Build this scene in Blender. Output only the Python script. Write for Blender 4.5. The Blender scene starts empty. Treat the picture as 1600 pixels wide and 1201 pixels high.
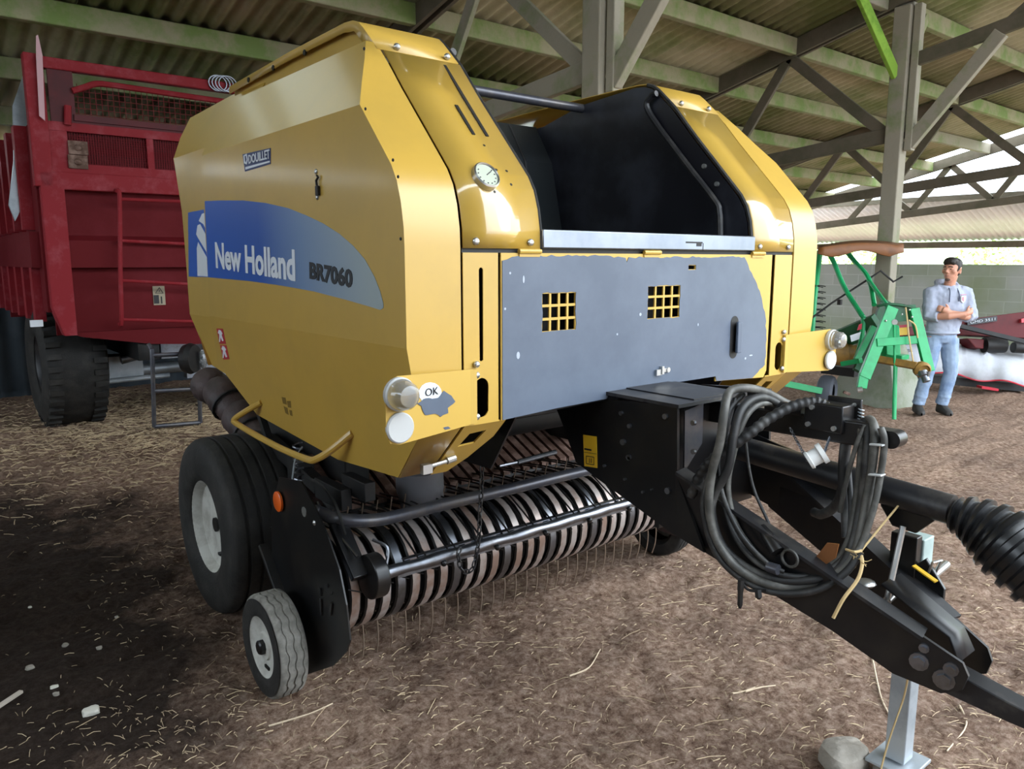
import bpy, bmesh, math, random
from mathutils import Vector as V, Matrix as M, noise
random.seed(7)
SC = bpy.context.scene
COL = SC.collection
PI = math.pi

# ---------------------------------------------------------------- camera frame (used to measure the place)
F, CX, CY = 1200.0, 800.0, 600.5
PIT, YAW, CH = math.radians(9.2), math.radians(39.2), 1.7
CAM = V((0, 0, CH))
FW = V((math.sin(YAW)*math.cos(PIT), math.cos(YAW)*math.cos(PIT), -math.sin(PIT)))
RT = V((math.cos(YAW), -math.sin(YAW), 0))
UP = RT.cross(FW)

def at(u, v, ax, c):
    """point of the photograph measured on the real plane axis=c"""
    d = FW + RT*((u-CX)/F) - UP*((v-CY)/F)
    return CAM + d*((c-CAM[ax])/d[ax])

def atd(u, v, dep):
    return CAM + (FW + RT*((u-CX)/F) - UP*((v-CY)/F))*dep

# ---------------------------------------------------------------- materials
def lin(h):
    def f(c):
        c /= 255.0
        return c/12.92 if c <= 0.04045 else ((c+0.055)/1.055)**2.4
    return (f(int(h[0:2], 16)), f(int(h[2:4], 16)), f(int(h[4:6], 16)), 1)

def mat(name, col, rough=.5, metal=0.0, dirt=None, dscale=4.0, damt=.5, dlo=.45, dhi=.65, bump=0.0, bscale=60.0,
        coat=0.0, spec=.5, emit=None, es=0.0, detail=6.0, stretch=None):
    m = bpy.data.materials.new(name); m.use_nodes = True
    nt = m.node_tree; N = nt.nodes; L = nt.links
    b = N['Principled BSDF']
    b.inputs['Base Color'].default_value = lin(col)
    b.inputs['Roughness'].default_value = rough
    b.inputs['Metallic'].default_value = metal
    b.inputs['Coat Weight'].default_value = coat
    b.inputs['Coat Roughness'].default_value = .12
    b.inputs['Specular IOR Level'].default_value = spec
    if emit:
        b.inputs['Emission Color'].default_value = lin(emit); b.inputs['Emission Strength'].default_value = es
    tc = None
    def coords():
        nonlocal tc
        if tc is None:
            g = N.new('ShaderNodeNewGeometry')
            tc = g.outputs['Position']
            if stretch:
                mp = N.new('ShaderNodeMapping'); mp.inputs['Scale'].default_value = stretch
                L.new(tc, mp.inputs['Vector']); tc = mp.outputs['Vector']
        return tc
    if dirt:
        n = N.new('ShaderNodeTexNoise'); n.inputs['Scale'].default_value = dscale; n.inputs['Detail'].default_value = detail
        n.inputs['Roughness'].default_value = .65
        L.new(coords(), n.inputs['Vector'])
        r = N.new('ShaderNodeMapRange'); r.inputs[1].default_value = dlo; r.inputs[2].default_value = dhi
        r.inputs[3].default_value = 0; r.inputs[4].default_value = damt
        L.new(n.outputs['Fac'], r.inputs[0])
        mx = N.new('ShaderNodeMix'); mx.data_type = 'RGBA'
        mx.inputs[6].default_value = lin(col); mx.inputs[7].default_value = lin(dirt)
        L.new(r.outputs[0], mx.inputs[0]); L.new(mx.outputs[2], b.inputs['Base Color'])
    if bump:
        n2 = N.new('ShaderNodeTexNoise'); n2.inputs['Scale'].default_value = bscale; n2.inputs['Detail'].default_value = 5
        L.new(coords(), n2.inputs['Vector'])
        bp = N.new('ShaderNodeBump'); bp.inputs['Strength'].default_value = bump; bp.inputs['Distance'].default_value = .02
        L.new(n2.outputs['Fac'], bp.inputs['Height']); L.new(bp.outputs['Normal'], b.inputs['Normal'])
    return m

YEL = mat('yellow_paint', 'BF9A42', .36, dirt='A98B40', dscale=3, damt=.35, coat=.3)
YELC = mat('yellow_cover_gloss', 'BF9A42', .3, dirt='A98B40', dscale=3, damt=.35, coat=1.0)
YELC.node_tree.nodes['Principled BSDF'].inputs['Coat IOR'].default_value = 1.75
YELC.node_tree.nodes['Principled BSDF'].inputs['Coat Roughness'].default_value = .07
YELB = mat('yellow_paint_worn', 'C19D46', .42, dirt='7A5A2A', dscale=55, damt=.8, dlo=.70, dhi=.74)
DYEL = mat('yellow_dark', '9A6D12', .6)
BLK = mat('black_paint', '101012', .32, dirt='26231F', dscale=6, damt=.6)
BLKM = mat('black_matt', '0C0C0D', .6, dirt='231E1A', dscale=8, damt=.7)
BLKD = mat('black_dusty', '17171A', .45, dirt='55504A', dscale=5, damt=.8, dlo=.5, dhi=.75)
CHB = mat('chamber_paint', '1A1A20', .33, dirt='30323A', dscale=2.5, damt=.9, dlo=.45, dhi=.6)
RUB = mat('rubber', '1B1A18', .75, dirt='3A3733', dscale=7, damt=.6, bump=.15, bscale=90)
RUBG = mat('rubber_grey', '6C6962', .85, dirt='9A978F', dscale=25, damt=.9, dlo=.35, dhi=.7)
RIM = mat('rim_paint', 'C9C8C0', .5, dirt='8A8478', dscale=9, damt=.6)
GREYP = mat('grey_paint', '4C5666', .45, dirt='636D7C', dscale=2.2, damt=.6, dlo=.4, dhi=.65)
GREYK = mat('grey_paint_chips', 'A8B0BC', .5)
STEEL = mat('steel', '8E929A', .35, 1.0, dirt='6B6A66', dscale=12, damt=.6)
STEELB = mat('bright_bar', '8A9099', .28, .75, dirt='6F7680', dscale=4, damt=.6)
ZINC = mat('zinc', 'C5C6C4', .35, .9)
RUST = mat('rusty_steel', '5E4438', .75, .2, dirt='8F7468', dscale=14, damt=.9)
BAND = mat('stripper_steel', 'B9B0AB', .42, .5, dirt='94796B', dscale=5, damt=.9, dlo=.42, dhi=.62)
PIPE = mat('pipe_grey', '4A4B52', .35, .5, dirt='6A6560', dscale=8, damt=.6)
HOSE = mat('hose_rubber', '1D1D1D', .55, dirt='5B5955', dscale=7, damt=.8, dlo=.5, dhi=.75)
HOSEG = mat('hose_dusty', '403F3B', .55, dirt='6E6C66', dscale=12, damt=.7)
WHT = mat('white_plastic', 'B9BAB8', .45)
BELL = mat('bellows_rubber', '161617', .3, dirt='2E2E30', dscale=5, damt=.6)
BELT = mat('belt_rubber', '23272A', .5, dirt='2F3331', dscale=3, damt=.7)
CAPW = mat('cap_white', 'E2E2DF', .35)
LENS = mat('lens_clear', 'C3C7C9', .1, coat=.6)
LENS.node_tree.nodes['Principled BSDF'].inputs['Transmission Weight'].default_value = .75
ORG = mat('orange_reflector', 'E8641C', .25, coat=.5)
GREEN = mat('green_paint', '17A05E', .4, dirt='0F7C48', dscale=5, damt=.6)
GREEND = mat('green_dark', '1D5A38', .55, dirt='31402E', dscale=6, damt=.7)
RED = mat('red_paint', '580C11', .5, dirt='420A0D', dscale=3, damt=.7, spec=.3)
TRED = mat('trailer_red', '621016', .7, dirt='74222A', dscale=2.0, damt=.55, dlo=.45, dhi=.7, spec=.2)
TREDL = mat('trailer_red_dusty', '8A2028', .65, dirt='A04A52', dscale=7, damt=.7, dlo=.5, dhi=.72, spec=.25)
GALV = mat('galvanised', 'AEB5BA', .45, .5, dirt='7E868C', dscale=4, damt=.6)
CANV = mat('canvas_white', 'B2B4BA', .8, dirt='94938E', dscale=3, damt=.5)
TWINE = mat('twine_sisal', 'C2A878', .9)
STICKY = mat('sticker_yellow', 'E2B62A', .4)
STICKW = mat('sticker_white', 'D9DDE2', .4)
STICKB = mat('sticker_black', '17181C', .4)
STICKR = mat('sticker_red', 'B02233', .4)
NAVY = mat('sticker_navy', '1B2C5E', .4)
STONE = mat('stone', '9C958A', .85, dirt='6E675C', dscale=7, damt=.8, bump=.5, bscale=30)
CONC = mat('concrete', '8F9284', .9, dirt='6F7A5C', dscale=3, damt=.8, bump=.3, bscale=40)
BROWN = mat('tarp_brown', '4A3A38', .6, dirt='2A2220', dscale=6, damt=.8, bump=.5, bscale=14)
OCHRE = mat('ochre_paint', '8F6B2E', .6, dirt='4E4128', dscale=6, damt=.7)
ORBR = mat('orange_brown', '7A4A20', .55, dirt='4E3018', dscale=3, damt=.7)
SKIN = mat('skin', 'C68E75', .5)
HAIR = mat('hair_dark', '231C18', .6)
HOOD = mat('hoodie_grey', 'A2A8B8', .9, dirt='8E94A6', dscale=8, damt=.5)
JEAN = mat('jeans_blue', '8A9CB4', .9, dirt='6C82A2', dscale=7, damt=.8)
SHOE = mat('shoe_dark', '2A2724', .7)
WOODP = mat('post_timber', '8E8878', .85, dirt='6C7A4A', dscale=2.5, damt=.8, dlo=.5, dhi=.68, bump=.25, bscale=25)
WOODM = mat('mossy_timber', '918C70', .9, dirt='6B8044', dscale=2.2, damt=.95, dlo=.42, dhi=.6, bump=.2, bscale=25)
WOODD = mat('dark_timber', '5E5648', .85, dirt='44442F', dscale=2.5, damt=.7, bump=.2, bscale=25)
WALLC = mat('metal_cladding', '56616A', .5, .4, dirt='3C454C', dscale=1.5, damt=.6)

# ---------------------------------------------------------------- mesh builder
def cr(pts, k=6):
    """catmull-rom through the points"""
    P = [V(p) for p in pts]; n = len(P); out = []
    for i in range(n-1):
        a = P[i-1] if i else P[0]*2-P[1]; b = P[i]; c = P[i+1]; d = P[i+2] if i+2 < n else P[-1]*2-P[-2]
        for j in range(k):
            t = j/k
            out.append(.5*((2*b)+(c-a)*t+(2*a-5*b+4*c-d)*t*t+(3*b-a-3*c+d)*t**3))
    out.append(P[-1]); return out

class MB:
    def __init__(s): s.v = []; s.f = []
    def add(s, vs, fs):
        o = len(s.v); s.v += [V(v) for v in vs]; s.f += [[o+i for i in f] for f in fs]; return s
    def box(s, c, d, R=None):
        c = V(c); x, y, z = d[0]/2, d[1]/2, d[2]/2
        vs = [V((i*x, j*y, k*z)) for i in (-1, 1) for j in (-1, 1) for k in (-1, 1)]
        if R: vs = [R @ v for v in vs]
        return s.add([c+v for v in vs], [(0, 1, 3, 2), (4, 6, 7, 5), (0, 4, 5, 1), (2, 3, 7, 6), (0, 2, 6, 4), (1, 5, 7, 3)])
    def box2(s, a, b):
        a = V(a); b = V(b); return s.box((a+b)/2, [abs(b[i]-a[i]) for i in range(3)])
    def bar(s, p, q, w, h, up=(0, 0, 1)):
        p = V(p); q = V(q); t = (q-p).normalized(); sd = t.cross(V(up))
        if sd.length < 1e-4: sd = t.cross(V((0, 1, 0)))
        sd.normalize(); u = sd.cross(t)
        vs = []
        for o in (p, q):
            for i, j in ((-1, -1), (1, -1), (1, 1), (-1, 1)): vs.append(o+sd*(i*w/2)+u*(j*h/2))
        return s.add(vs, [(3, 2, 1, 0), (4, 5, 6, 7), (0, 1, 5, 4), (1, 2, 6, 5), (2, 3, 7, 6), (3, 0, 4, 7)])
    def tube(s, pts, r, n=8, closed=False, caps=True):
        P = [V(p) for p in pts]; m = len(P); R = r if isinstance(r, (list, tuple)) else [r]*m
        T = []
        for i in range(m):
            a = P[(i-1) % m] if (closed or i) else P[i]; b = P[(i+1) % m] if (closed or i < m-1) else P[i]
            T.append((b-a).normalized())
        ref = V((0, 0, 1)) if abs(T[0].z) < .9 else V((0, 1, 0))
        u = (ref-T[0]*ref.dot(T[0])).normalized(); vs = []
        for i in range(m):
            u = (u-T[i]*u.dot(T[i])).normalized(); w = T[i].cross(u)
            for k in range(n):
                a = 2*PI*k/n; vs.append(P[i]+(u*math.cos(a)+w*math.sin(a))*R[i])
        fs = []
        for i in range(m if closed else m-1):
            j = (i+1) % m
            for k in range(n):
                l = (k+1) % n; fs.append((i*n+k, i*n+l, j*n+l, j*n+k))
        if caps and not closed: fs += [tuple(range(n-1, -1, -1)), tuple((m-1)*n+k for k in range(n))]
        return s.add(vs, fs)
    def cyl(s, p, q, r, n=16, r2=None): return s.tube([p, q], [r, r if r2 is None else r2], n)
    def lathe(s, o, ax, prof, n=32, jit=None, closed=False):
        """prof: list of (radius, axial)"""
        o = V(o); ax = V(ax).normalized(); ref = V((0, 0, 1)) if abs(ax.z) < .9 else V((1, 0, 0))
        u = (ref-ax*ref.dot(ax)).normalized(); w = ax.cross(u); vs = []; m = len(prof)
        for k in range(n):
            a = 2*PI*k/n
            for i, (r, h) in enumerate(prof):
                hh = h+(jit(i, k) if jit else 0); vs.append(o+ax*hh+(u*math.cos(a)+w*math.sin(a))*r)
        fs = []
        for k in range(n):
            l = (k+1) % n
            for i in range(m if closed else m-1):
                j = (i+1) % m; fs.append((k*m+i, k*m+j, l*m+j, l*m+i))
        return s.add(vs, fs)
    def strip(s, prof, off):
        """extrude polyline prof (3d points) by off: open sheet"""
        P = [V(p) for p in prof]; off = V(off); n = len(P)
        return s.add(P+[p+off for p in P], [(i, i+1, n+i+1, n+i) for i in range(n-1)])
    def rows(s, R, cyc=False):
        n = len(R[0]); vs = [v for r in R for v in r]; fs = []
        for i in range(len(R)-1):
            for k in range(n if cyc else n-1):
                l = (k+1) % n; fs.append((i*n+k, i*n+l, (i+1)*n+l, (i+1)*n+k))
        return s.add(vs, fs)
    def plate(s, loops, fn, th=None):
        """polygon (first loop) with holes, mapped by fn(a,b)->3d, thickness vector th"""
        bm = bmesh.new(); es = []
        for lp in loops:
            vs = [bm.verts.new((p[0], p[1], 0)) for p in lp]
            for i in range(len(vs)): es.append(bm.edges.new((vs[i], vs[(i+1) % len(vs)])))
        bmesh.ops.triangle_fill(bm, use_beauty=True, use_dissolve=False, edges=es)
        bm.verts.index_update()
        base = [V(fn(v.co.x, v.co.y)) for v in bm.verts]; tri = [[v.index for v in f.verts] for f in bm.faces]
        be = [(e.verts[0].index, e.verts[1].index) for e in bm.edges if len(e.link_faces) == 1]
        bm.free(); n = len(base)
        if th is None: return s.add(base, tri)
        th = V(th); vs = base+[b+th for b in base]
        fs = tri+[[n+i for i in reversed(t)] for t in tri]+[(a, b, n+b, n+a) for a, b in be]
        return s.add(vs, fs)
    def ball(s, c, r, n=12, m=8):
        c = V(c); r = V(r) if not isinstance(r, (int, float)) else V((r, r, r)); vs = []; fs = []
        for i in range(m+1):
            t = PI*i/m
            for k in range(n):
                a = 2*PI*k/n; vs.append(c+V((r.x*math.sin(t)*math.cos(a), r.y*math.sin(t)*math.sin(a), r.z*math.cos(t))))
        for i in range(m):
            for k in range(n):
                l = (k+1) % n; fs.append((i*n+k, (i+1)*n+k, (i+1)*n+l, i*n+l))
        return s.add(vs, fs)
    def each(s, name, m, parent=None, **k):
        """one object for every loose piece"""
        up = list(range(len(s.v)))
        def find(i):
            while up[i] != i: up[i] = up[up[i]]; i = up[i]
            return i
        for f in s.f:
            r = find(f[0])
            for i in f[1:]: up[find(i)] = r
        g = {}
        for f in s.f: g.setdefault(find(f[0]), []).append(f)
        out = []
        for fs in g.values():
            ids = sorted({i for f in fs for i in f}); mp = {i: j for j, i in enumerate(ids)}; q = MB(); q.v = [s.v[i] for i in ids]; q.f = [[mp[i] for i in f] for f in fs]
            out.append(q.build(name, m, parent, **k))
        return out[0]
    def build(s, name, m, parent=None, smooth=35, bevel=0, solid=0, sub=0, label=None):
        me = bpy.data.meshes.new(name); me.from_pydata([tuple(v) for v in s.v], [], s.f)
        bm = bmesh.new(); bm.from_mesh(me); bmesh.ops.remove_doubles(bm, verts=bm.verts, dist=1e-5)
        bmesh.ops.recalc_face_normals(bm, faces=bm.faces); bm.to_mesh(me); bm.free()
        o = bpy.data.objects.new(name, me); COL.objects.link(o); me.materials.append(m)
        if smooth:
            for p in me.polygons: p.use_smooth = True
            me.set_sharp_from_angle(angle=math.radians(smooth))
        if bevel:
            b = o.modifiers.new('b', 'BEVEL'); b.width = bevel; b.segments = 2; b.limit_method = 'ANGLE'; b.angle_limit = math.radians(50)
        if solid:
            b = o.modifiers.new('s', 'SOLIDIFY'); b.thickness = abs(solid); b.offset = 0
        if sub:
            b = o.modifiers.new('u', 'SUBSURF'); b.levels = sub; b.render_levels = sub
        if label: o['label'] = label
        par(o, parent); return o

WM = {}

def thing(name, label, cat, loc, group=None, kind=None):
    o = bpy.data.objects.new(name, None); COL.objects.link(o); o.location = loc; o.empty_display_size = .1
    WM[o.name] = M.Translation(V(loc)); tag(o, label, cat, group, kind); return o

def tag(o, label=None, cat=None, group=None, kind=None):
    if label: o['label'] = label
    if cat: o['category'] = cat
    if group: o['group'] = group
    if kind: o['kind'] = kind
    return o

def par(o, p):
    if not p: return
    chain = []; q = p
    while q: chain.append(q); q = q.parent
    while len(chain) > 2: p = p.parent; chain.pop(0)   # thing > part > sub-part, no deeper
    o.parent = p
    o.matrix_parent_inverse = WM[p.name].inverted() if p.name in WM else M.Identity(4)

def text(body, o, xd, yd, h, m, name, parent=None, w=None, off=.0, depth=.0015, label=None, k=.0):
    """raised lettering: cap height h, total width w, local x along xd, up along yd"""
    cu = bpy.data.curves.new('t', 'FONT'); cu.body = body; cu.offset = off; cu.resolution_u = 3
    if k: cu.space_character = k
    tmp = bpy.data.objects.new('t', cu); COL.objects.link(tmp)
    dg = bpy.context.evaluated_depsgraph_get(); me = bpy.data.meshes.new_from_object(tmp.evaluated_get(dg))
    bpy.data.objects.remove(tmp)
    xs = [v.co.x for v in me.vertices]; ys = [v.co.y for v in me.vertices]
    x0, x1, y0, y1 = min(xs), max(xs), min(ys), max(ys)
    sy = h/(y1-y0); sx = (w/(x1-x0)) if w else sy
    xd = V(xd).normalized(); yd = V(yd).normalized(); zd = xd.cross(yd); o = V(o)
    mb = MB(); n = len(me.vertices)
    vs = [o+xd*((v.co.x-x0)*sx)+yd*((v.co.y-y0)*sy) for v in me.vertices]
    fs = [list(p.vertices) for p in me.polygons]
    cnt = {}
    for f in fs:
        for i in range(len(f)):
            a, b = f[i], f[(i+1) % len(f)]; key = (min(a, b), max(a, b)); cnt.setdefault(key, []).append((a, b))
    sides = [(e[0][0], e[0][1], n+e[0][1], n+e[0][0]) for e in cnt.values() if len(e) == 1]
    mb.add(vs+[v+zd*depth for v in vs], fs+[[n+i for i in f] for f in fs]+sides)
    return mb.build(name, m, parent, smooth=0, label=label)

def oval(cx, cy, rx, ry, n=20, cap=None):
    """ellipse, or stadium when cap (half straight length) is given along y"""
    out = []
    for k in range(n):
        a = 2*PI*k/n; x = rx*math.cos(a); y = ry*math.sin(a)
        if cap: y = rx*math.sin(a)+(cap if math.sin(a) >= 0 else -cap)
        out.append((cx+x, cy+y))
    return out

def rect(x0, y0, x1, y1): return [(x0, y0), (x1, y0), (x1, y1), (x0, y1)]

def jag(pts, amp, step, seed=1, close=True):
    """ragged outline through pts"""
    rnd = random.Random(seed); out = []
    n = len(pts)
    for i in range(n if close else n-1):
        a = V((pts[i][0], pts[i][1], 0)); b = V((pts[(i+1) % n][0], pts[(i+1) % n][1], 0)); L = (b-a).length
        k = max(1, int(L/step)); nn = V((-(b-a).y, (b-a).x, 0)).normalized() if L else V((0, 0, 0))
        for j in range(k):
            p = a.lerp(b, j/k)
            if j: p = p+nn*rnd.uniform(-amp, amp)
            out.append((p.x, p.y))
    return out
# ================================================================ ROUND BALER
XC = 2.237
def mx(x): return 2*XC-x
baler = thing('round_baler', 'big yellow round baler with blue side decal, grey front door and black drawbar', 'baler', (XC, 3.2, 0))
YF = 1.88
PR = [(1.88, 1.20), (1.88, 1.60), (1.88, 1.735), (1.882, 1.79), (1.894, 1.86), (1.914, 1.92), (1.942, 1.965), (1.974, 2.0), (2.08, 2.115),
      (2.19, 2.234), (2.31, 2.372), (2.40, 2.455), (2.43, 2.478), (2.47, 2.492), (2.53, 2.498), (3.0, 2.494), (3.66, 2.475)]
def py(z):
    if z < 1.2: return 1.88+(1.2-z)*1.0
    for (a, b), (c, d) in zip(PR, PR[1:]):
        if b <= z <= d: return a+(c-a)*(z-b)/(d-b)
    return 2.5
def sx(z):
    if z < 1.45: return 1.146+(1.45-z)*.17
    if z > 2.15: return 1.146+(z-2.15)*.61
    return 1.146

def crease(o, zs=(1.45, 2.15)):
    me = o.data
    for e in me.edges:
        a, c = (me.vertices[i].co for i in e.vertices)
        for z in zs:
            if abs(a.z-z) < .003 and abs(c.z-z) < .003 and abs(a.x-c.x) < .01: e.use_edge_sharp = True
    for p in me.polygons:
        if abs(p.normal.x) > .5: p.use_smooth = False
def sides():
    for sgn, nm in ((0, 'left'), (1, 'right')):
        fx = (lambda x: x) if sgn == 0 else mx
        # ---- side shield: three facets and the wrap round the front corner
        mb = MB()
        zs = [1.45, 1.6, 1.735, 1.79, 1.86, 1.92, 1.965, 2.0, 2.08, 2.15]
        mb.plate([[(py(z), z) for z in zs]+[(3.556, 2.15), (3.572, 1.45)]], lambda a, b: (fx(sx(b)), a, b))
        zs2 = [2.15, 2.234, 2.32, 2.40]
        mb.plate([[(py(z), z) for z in zs2]+[(3.60, 2.40), (3.556, 2.15)]], lambda a, b: (fx(sx(b)), a, b))
        mb.plate([[(1.88, 1.45), (3.572, 1.45), (3.62, 1.22), (3.25, 1.035), (2.5, .985), (2.07, 1.015), (1.88, 1.2)]], lambda a, b: (fx(sx(b)), a, b))
        zz = [1.015, 1.2, 1.45, 1.6, 1.735, 1.79, 1.86, 1.92, 1.965, 2.0, 2.08, 2.15, 2.234, 2.32, 2.40]
        mb.rows([[V((fx(sx(z)), py(z), z)), V((fx(1.334), py(z), z)), V((fx(1.334), py(z)+.05, z))] for z in zz])
        sh = mb.build('side_shield', YEL, baler, smooth=20, solid=.004); crease(sh)
        # ---- front cover column: straight strip with slot and oval opening (below) + curved cover (above)
        c = MB()
        cx0 = 1.345; cx1 = 1.478
        holes = [[(fx(a), b) for a, b in oval(1.412, 1.535, .008, 0, 12, .135)], [(fx(a), b) for a, b in oval(1.412, 1.278, .027, 0.027, 20, .035)]]
        if sgn: holes = holes[1:]
        c.plate([[(fx(a), b) for a, b in rect(cx0, 1.195, cx1, 1.722)]]+holes, lambda a, b: (a, YF, b), (0, .004, 0))
        c.plate([[(fx(a), b) for a, b in ((cx0, 1.195), (cx1+.03, 1.195), (cx1+.03, 1.13), (1.46, 1.05), (1.41, 1.0), (cx0, 1.0))]]+
                [[(fx(a), b) for a, b in ((1.39, 1.16), (1.452, 1.165), (1.44, 1.115), (1.378, 1.11))]],
                lambda a, b: (a, YF+(1.195-b), b), (0, .004, .004))
        c.build('front_strip', YEL, baler, smooth=0)
        d = MB()
        d.strip([(fx(1.345), y, z) for y, z in PR[2:11]], (fx(1.648)-fx(1.345), 0, 0))
        fc = d.build('front_cover', YELC, baler, smooth=30, solid=.005)
        if sgn == 0:
            g = MB()
            for x, y0, y1 in ((1.575, 2.06, 2.30), (1.52, 2.06, 2.155)):
                p = [V((x, y0+(y1-y0)*t, 2.0+(y0+(y1-y0)*t-1.974)*1.095-.0)) for t in (0, 1)]
                nn = V((0, -.74, .67))
                g.bar(p[0]+nn*.0036, p[1]+nn*.0036, .012, .003, up=nn)
            g.each('slot', BLKM, fc, smooth=0)
        d = MB()
        top = PR[10:]
        d.strip([(fx(1.325), y+.004, z+.004) for y, z in top], (fx(1.648)-fx(1.325), 0, 0))
        d.rows([[V((fx(1.325), y+.004, z+.004)), V((fx(1.323), y+.004+(.03 if y < 2.5 else 0), z-.026 if y > 2.45 else z-.016))] for y, z in top])
        hd = d.build('top_hood', YEL, baler, smooth=40, solid=.004)
        b = MB()
        for y in (2.85, 3.15, 3.42): b.cyl((fx(1.318), y, 2.468), (fx(1.325), y, 2.468), .011, 10)
        b.each('bolt', BLK, hd)
        b = MB()
        for x in (1.40, 1.60): b.ball((fx(x), 2.318, 2.395), (.012, .012, .012), 8, 6)
        for x in (1.39, 1.605): b.ball((fx(x), 1.874, 1.755), (.012, .008, .012), 10, 6)
        b.each('bolt', ZINC, fc)
        # inner wall between hood and shield bevel (dark yellow recess)
        w = MB(); w.plate([[(2.36, 2.40), (2.46, 2.485), (3.66, 2.47), (3.66, 2.2), (2.2, 2.2)]], lambda a, b: (fx(1.345), a, b), (.004 if sgn == 0 else -.004, 0, 0))
        w.build('inner_panel', YEL, baler, smooth=0)
        # rubber edge of the cover
        e = MB(); e.tube([(fx(1.652), y+.004, z) for y, z in PR[2:14]], .009, 6)
        e.build('rubber_edge', RUB, fc)
        # black chamber plate + pressed rib
        pl = [(1.90, 1.70), (1.90, 1.80)]+[(y+.012, z-.008) for y, z in PR[4:15]]+[(2.899, 2.465), (3.18, 2.40), (3.9, 2.35), (3.95, .9), (2.15, .95), (1.95, 1.25)]
        p = MB(); p.plate([pl], lambda a, b: (fx(1.652), a, b), (.008 if sgn == 0 else -.008, 0, 0))
        cp = p.build('chamber_plate', CHB, baler, smooth=0)
        rb = MB()
        xr = fx(1.682)
        rb.tube(cr([(xr, 2.395, 2.44), (xr, 2.425, 2.43), (xr, 2.44, 2.37), (xr, 2.25, 2.155), (xr, 2.06, 1.955), (xr, 2.03, 1.90), (xr, 2.02, 1.80)], 5), .014, 8)
        rb.build('guard_rail', BLKD, cp)
        bb = MB()
        for y, z in ((2.06, 2.02), (2.13, 2.10)): bb.cyl((fx(1.66), y, z), (fx(1.672), y, z), .010, 10)
        bb.each('bolt', ZINC, cp)
        # lamp bracket
        br = MB()
        xa = 1.372; xo = 1.035; yo = 1.815
        out = [(xa, 1.203), (1.08, 1.190), (1.048, 1.199), (xo, 1.225), (xo, 1.345), (1.05, 1.373), (1.08, 1.384), (xa, 1.372)]
        br.plate([[(fx(a), b) for a, b in out]], lambda a, b: (a, 1.868-(0 if sgn == 0 else 0)-(abs(a-fx(xa))/(xa-xo))*(1.868-yo), b), (0, .004, 0))
        br.box((fx(xa-.003), 1.872, 1.287), (.03, .012, .168))
        bk = br.build('lamp_bracket', YELB, baler, smooth=0)
        for z, kind in ((1.335, 'lamp'), (1.240, 'reflector')):
            xl = fx(1.078); yl = yo+.004
            if kind == 'lamp':
                lm = MB(); lm.lathe((xl, yl, z), (0, -1, 0), [(.044, 0), (.044, .022), (.04, .026), (.038, .05), (.03, .062), (.015, .066), (0, .066)], 24)
                lp = lm.build('marker_lamp', LENS, bk, label='clear round marker lamp')
                q = MB(); q.lathe((xl, yl, z), (0, -1, 0), [(.046, -.004), (.048, .0), (.048, .012), (.044, .016)], 24); q.build('lamp_base', WHT, lp)
            else:
                lm = MB(); lm.lathe((xl, yl, z), (0, -1, 0), [(.044, 0), (.044, .008), (.040, .012), (0, .012)], 24)
                lm.build('reflector', WHT, bk, label='flat white round reflector')
        b = MB()
        for x, z in ((1.388, 1.385), (1.388, 1.352), (1.388, 1.222)): b.ball((fx(x), 1.873, z), (.011, .009, .011), 10, 6)
        b.each('bolt', ZINC, bk)
        # tailgate
        t = MB()
        XT = 1.20
        ol = [(3.82, 1.19), (4.052, 1.432), (4.052, 1.624), (4.066, 1.939), (4.12, 2.16), (4.089, 2.295), (3.919, 2.368)]
        t.plate([[(3.3, 1.43), (4.052, 1.432), (4.052, 1.624), (4.066, 1.939), (4.145, 2.2), (3.3, 2.2)]], lambda a, b: (fx(XT), a, b))
        t.plate([[(3.3, 2.2), (4.145, 2.2), (4.26, 2.32), (4.30, 2.43), (3.74, 2.455), (3.3, 2.455)]], lambda a, b: (fx(XT+(b-2.2)*.61), a, b))
        t.plate([[(3.3, 1.43), (4.052, 1.432), (3.86, 1.19), (3.3, 1.12)]], lambda a, b: (fx(XT+(1.43-b)*.12), a, b))
        crease(t.build('tailgate_shield', YEL, baler, smooth=20, solid=.004), (1.43, 2.2))
sides()

# tailgate rear skin and hood between
t = MB()
rr = [(3.86, 1.19), (4.05, 1.432), (4.05, 1.624), (4.064, 1.939), (4.14, 2.2), (4.25, 2.32), (4.29, 2.42)]
t.rows([[V((1.21+max(0, (z-2.2)*.61), y-.01, z)), V((mx(1.21+max(0, (z-2.2)*.61)), y-.01, z))] for y, z in rr]); t.build('tailgate', DYEL, baler, solid=.004)

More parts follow.
